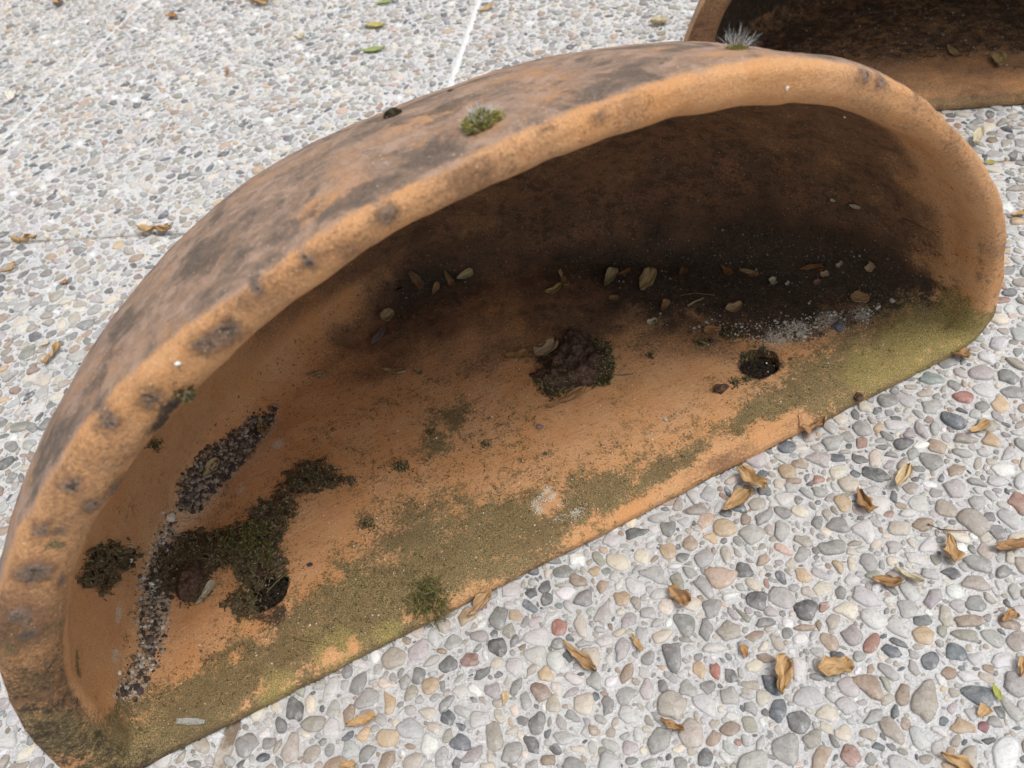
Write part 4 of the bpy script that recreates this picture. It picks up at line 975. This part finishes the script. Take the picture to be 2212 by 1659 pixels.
PIN = [
 (898, 604, 52, -52, .55, .3, .15, BRN, DBR, .35, 'petal', 'brown petal leaning at the left back of the dark litter'),
 (940, 626, 34, 70, .5, .3, .15, BRN, TAN, .4, 'petal', 'small brown petal in front of the leaning brown petal'),
 (970, 606, 44, -60, .45, .55, .3, BRN, TAN, .5, 'petal', 'curled brown petal touching the yellow petal at the back left'),
 (1004, 594, 42, 25, .55, .25, .1, YEL, PALE, .25, 'petal', 'yellow petal at the back left, right of the curled brown one'),
 (838, 686, 34, 35, .75, .3, .2, TAN, PALE, .6, 'torn', 'tan folded petal above the greyish petal on the left'),
 (818, 728, 56, 50, .50, .2, .06, (.36, .31, .28), (.30, .25, .22), .25, 'petal', 'flat greyish mauve petal in the shaded left of the planter'),
 (1197, 630, 46, 20, .55, .5, .25, TAN, YEL, .35, 'petal', 'cupped tan petal left of the upright twist at the back'),
 (1219, 612, 40, -60, .40, .5, .25, TAN, YEL, .5, 'petal', 'upright twisted tan petal at the back centre'),
 (1318, 606, 46, 62, .50, .5, .15, YEL, PALE, .3, 'petal', 'half-moon yellow petal at the back centre'),
 (1348, 591, 34, 20, .5, .3, .15, RUST, DBR, .4, 'petal', 'rust petal behind the half-moon yellow petal'),
 (1397, 610, 58, 62, .62, .25, .12, YEL, GOLD, .25, 'petal', 'large yellow pointed petal standing in the dark litter'),
 (1326, 646, 22, -10, .75, .2, .1, BRN, TAN, .4, 'torn', 'square brown scrap below the half-moon yellow petal'),
 (1435, 664, 28, 60, .55, .3, .15, BRN, TAN, .4, 'petal', 'small rust-brown petal below the large yellow petal'),
 (1409, 698, 26, 15, .7, .3, .15, PALE, CRM, .5, 'torn', 'pale torn scrap at the edge of the orange floor'),
 (1475, 594, 24, 70, .6, .3, .1, DBR, BRN, .5, 'petal', 'dark brown petal right of the large yellow petal'),
 (853, 808, 62, -8, .34, .5, .15, PALE, TAN, .5, 'petal', 'pale curled petal at the border of light and shade on the left floor'),
 (905, 806, 24, -50, .5, .4, .2, TAN, PALE, .5, 'petal', 'small tan petal right of the pale curled petal'),
 (1117, 773, 56, 5, .45, .4, .15, TAN, RUST, .6, 'petal', 'brown crumpled petal left of the large soil clod'),
 (1180, 762, 60, 35, .50, .35, .2, PALE, TAN, .6, 'torn', 'beige folded petal leaning on the left side of the large soil clod'),
 (1182, 742, 44, 25, .45, .45, .2, PALE, TAN, .5, 'petal', 'second beige petal, uppermost against the large soil clod'),
 (1224, 864, 104, 27, .26, .3, .10, RUST, (.62, .40, .22), .4, 'petal', 'rust-orange translucent petal in front of the large soil clod'),
 (1618, 592, 46, -18, .40, .35, .1, TAN, BRN, .35, 'petal', 'tan petal lying flat in the darkest litter'),
 (1568, 586, 34, -40, .5, .35, .1, RUST, DBR, .4, 'petal', 'dark rust petal left of the flat tan petal'),
 (1585, 671, 42, 15, .55, .6, .3, TAN, GOLD, .35, 'torn', 'arched tan petal near the front of the dark litter'),
 (1538, 718, 42, 5, .55, .3, .12, (.44, .19, .07), TAN, .5, 'torn', 'orange scrap at the edge of the dark litter above the drain hole'),
 (1858, 644, 46, -8, .62, .15, .06, (.42, .27, .10), TAN, .2, 'torn', 'largest tan petal with a dark spot at the right end of the litter'),
 (1883, 574, 24, 50, .75, .3, .2, PALE, TAN, .4, 'torn', 'pale pointed scrap at the right back of the litter'),
 (1782, 592, 20, 20, .8, .3, .2, PALE, TAN, .4, 'torn', 'pale scrap beside the long rust petal'),
 (1755, 580, 62, 5, .40, .3, .1, RUST, DBR, .5, 'petal', 'long rust petal in the dark litter at the back right'),
 (1670, 610, 18, -70, .7, .3, .2, CRM, PALE, .4, 'torn', 'cream crumb of petal in the middle of the dark litter'),
 (1700, 614, 12, 40, .6, .3, .2, CRM, PALE, .3, 'torn', 'smallest cream crumb right of the other cream crumb'),
 (1765, 611, 20, 10, .7, .3, .2, (.30, .17, .13), BRN, .4, 'torn', 'pinkish brown scrap below the pale scrap'),
 (1815, 570, 18, 30, .6, .3, .2, (.36, .32, .26), PALE, .4, 'torn', 'greyish scrap left of the pale pointed scrap'),
 (1848, 442, 28, -15, .5, .2, .0, PALE, CRM, .4, 'torn', 'pale flake stuck to the back wall, larger of two'),
 (1800, 430, 14, -30, .6, .2, .0, PALE, CRM, .4, 'torn', 'pale flake stuck to the back wall, smaller of two'),
 (446, 1283, 72, 52, .42, .25, .08, PALE, CRM, .3, 'petal', 'large pale striped petal beside the brown soil crumb on the moss mat'),
 (563, 1154, 36, -8, .34, .3, .12, PALE, (.40, .36, .22), .3, 'petal', 'small pale petal on the bright moss of the moss mat'),
 (555, 1198, 40, 10, .45, .3, .1, BRN, (.30, .20, .15), .4, 'torn', 'brown petal sunk in the moss mat'),
 (453, 1014, 58, 55, .46, .25, .1, YEL, PALE, .35, 'petal', 'yellow petal lying on the dark gravel drift'),
 (570, 926, 44, -75, .50, .4, .2, TAN, PALE, .4, 'petal', 'tan petal at the upper end of the gravel drift'),
 (687, 812, 48, 10, .36, .35, .12, TAN, PALE, .4, 'petal', 'tan petal on the shaded floor above the gravel drift'),
]
P2 = [(2056, 114, 34, -50, .45, .3, .1, TAN, YEL, .3, 'petal', 'tan petal in the second planter, left of two'), (2156, 136, 30, 85, .55, .3, .1, TAN, YEL, .3, 'petal', 'tan petal in the second planter, right of two')]
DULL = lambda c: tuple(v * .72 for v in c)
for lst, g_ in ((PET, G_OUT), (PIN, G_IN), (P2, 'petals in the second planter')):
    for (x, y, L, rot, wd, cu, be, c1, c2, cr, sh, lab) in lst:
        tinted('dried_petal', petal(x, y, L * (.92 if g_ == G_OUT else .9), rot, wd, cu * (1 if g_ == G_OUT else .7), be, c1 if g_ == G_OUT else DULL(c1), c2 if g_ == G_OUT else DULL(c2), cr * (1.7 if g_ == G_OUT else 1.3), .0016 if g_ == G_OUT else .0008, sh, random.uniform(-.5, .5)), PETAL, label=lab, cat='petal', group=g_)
LG, LY = (.30, .38, .12), (.46, .42, .08)
for (x, y, L, rot, wd, c1, c2, lab) in ((829, 8, 40, 8, .34, LG, (.40, .44, .18), 'pale green leaf at the top border, farthest of the three behind the planter'), (811, 59, 44, 0, .40, LY, (.52, .44, .14), 'yellow curled leaf between two green ones behind the planter'),
                                         (806, 112, 58, 8, .34, LG, (.36, .42, .16), 'light green leaf lying nearest the planter of the three behind it'), (2138, 353, 26, 0, .55, LY, (.35, .32, .06), 'yellow leaf at the right beside the planter shoulder'),
                                         (2152, 1499, 44, -65, .36, (.55, .50, .10), LG, 'small yellow-green leaf tip against a blue-black pebble')):
    tinted('leaf', petal(x, y, L, rot, wd, .18, .08, c1, c2, .22, .0016, 'leaf'), PETAL, label=lab, cat='leaf')

# straws, stems and a sliver of clear plastic
def strand(pts, r, c, label, cat='stem', name='stem'):
    P = []
    for (x, y, h_) in pts:
        p, n, _ = hit_any(x, y); P.append(p + n * (r + h_))
    V, F = [], []
    for i, p in enumerate(P):
        d = (P[min(i + 1, len(P) - 1)] - P[max(i - 1, 0)]).normalized(); a_ = d.orthogonal().normalized(); b_ = d.cross(a_); rr = r * (1 - .5 * i / len(P))
        for k in range(5): t = k * 1.2566; V.append(p + (a_ * math.cos(t) + b_ * math.sin(t)) * rr)
    for i in range(len(P) - 1):
        for k in range(5): F.append((i * 5 + k, i * 5 + (k + 1) % 5, i * 5 + 5 + (k + 1) % 5, i * 5 + 5 + k))
    F += [(4, 3, 2, 1, 0), tuple(range(len(V) - 5, len(V)))]
    tinted(name, (V, F, [np.array(c)] * len(V)), PETAL, label=label, cat=cat)
strand([(1290, 806, .004), (1320, 812, .002), (1345, 812, .0005), (1368, 808, 0)], .0004, (.16, .10, .05), 'thin brown stem sticking out right of the large soil clod')
strand([(1486, 664, .001), (1500, 655, .001), (1520, 647, .001)], .0011, (.34, .29, .17), 'pale stem in the front of the dark litter')
strand([(633, 1378, 0), (655, 1385, .002), (680, 1388, .002), (715, 1397, 0)], .00035, (.30, .25, .10), 'fine straw crossing the lower edge of the moss mat')
strand([(1950, 470, 0), (1985, 487, 0), (2012, 500, 0), (2030, 516, 0)], .0004, (.22, .13, .07), 'fine root clinging to the right of the back wall')
strand([(1470, 641, .001), (1500, 637, .002), (1545, 640, .001)], .0003, (.35, .26, .15), 'hair-thin straw beside the large yellow petal')
strand([(2002, 1136, .002), (2030, 1150, .003), (2062, 1152, .003), (2092, 1150, .002)], .0006, (.30, .16, .09), 'thin brown stem lying over pebbles at the right')
strand([(580, 1285, .003), (600, 1265, .004), (628, 1240, .004)], .0003, (.30, .26, .12), 'dry grass blade arching over the moss mat')
V, F, C = petal(413, 1560, 62, -2, .22, .3, .02, (.6, .6, .58), None, .1, .0008, 'strip')
link('plastic_sliver', mesh_np('plastic_sliver', [tuple(v) for v in V], F, FILM), label='shiny clear sliver lying on the olive front edge of the planter', cat='plastic')
# white bird-dropping sized spots and crumbs on the rim
for (x, y, wpx, lab) in ((383, 785, 14, 'white round speck on the left face of the rim'), (1700, 190, 9, 'white speck high on the rim face'), (1475 + 350, 292 - 40, 7, 'tiny cream speck on the right face of the rim')):
    p, n, _ = hit(x, y); r = wpx / 2 * (p - CO).dot(FW) / FPX; V, F = lump(p, n, r, .45, x, 2, .3)
    tinted('speck', (V, F, [np.array((.8, .79, .74))] * len(V)), GRAIN, True, label=lab, cat='speck')

# crumbs where planter meets paving: some earth, partly standing in for contact shadow
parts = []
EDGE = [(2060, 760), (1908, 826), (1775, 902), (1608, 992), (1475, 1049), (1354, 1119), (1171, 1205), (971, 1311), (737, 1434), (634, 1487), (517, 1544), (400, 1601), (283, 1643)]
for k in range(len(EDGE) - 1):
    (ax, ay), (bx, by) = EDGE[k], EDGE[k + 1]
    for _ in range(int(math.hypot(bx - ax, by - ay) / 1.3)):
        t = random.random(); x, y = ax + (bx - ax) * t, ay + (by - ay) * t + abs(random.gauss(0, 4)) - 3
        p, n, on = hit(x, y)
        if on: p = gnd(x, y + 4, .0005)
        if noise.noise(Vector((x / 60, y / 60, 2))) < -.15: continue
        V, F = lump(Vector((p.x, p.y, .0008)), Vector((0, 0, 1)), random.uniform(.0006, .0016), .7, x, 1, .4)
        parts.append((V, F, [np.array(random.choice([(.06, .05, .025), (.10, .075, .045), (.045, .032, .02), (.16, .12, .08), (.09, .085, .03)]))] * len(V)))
tinted('dirt_shade', join(parts), GRAIN, False, label='dark crumbs along the front edge of the planter, part earth, part added contact shadow', cat='dirt_shade', kind='stuff')
# grit and litter inside the second planter
parts = []
for (x, y) in interp_poly([(1640, 40), (1760, 0), (2212, 0), (2212, 150), (1920, 135), (1800, 110)], 120):
    p, n, on = hit_any(x, y); q = bvh2.ray_cast(CO, ray(x, y))
    if q[0] is None or (q[0] - p).length > .001: continue
    V, F = lump(p, n, random.uniform(.0007, .0017), .7, x, 1, .4); parts.append((V, F, [np.array(random.choice([(.30, .25, .2), (.2, .16, .13), (.12, .08, .05), (.30, .25, .18), (.09, .08, .03)]))] * len(V)))
tinted('grit', join(parts), GRAIN, False, label='pale crumbs and grit scattered inside the second planter', cat='grit', kind='stuff')
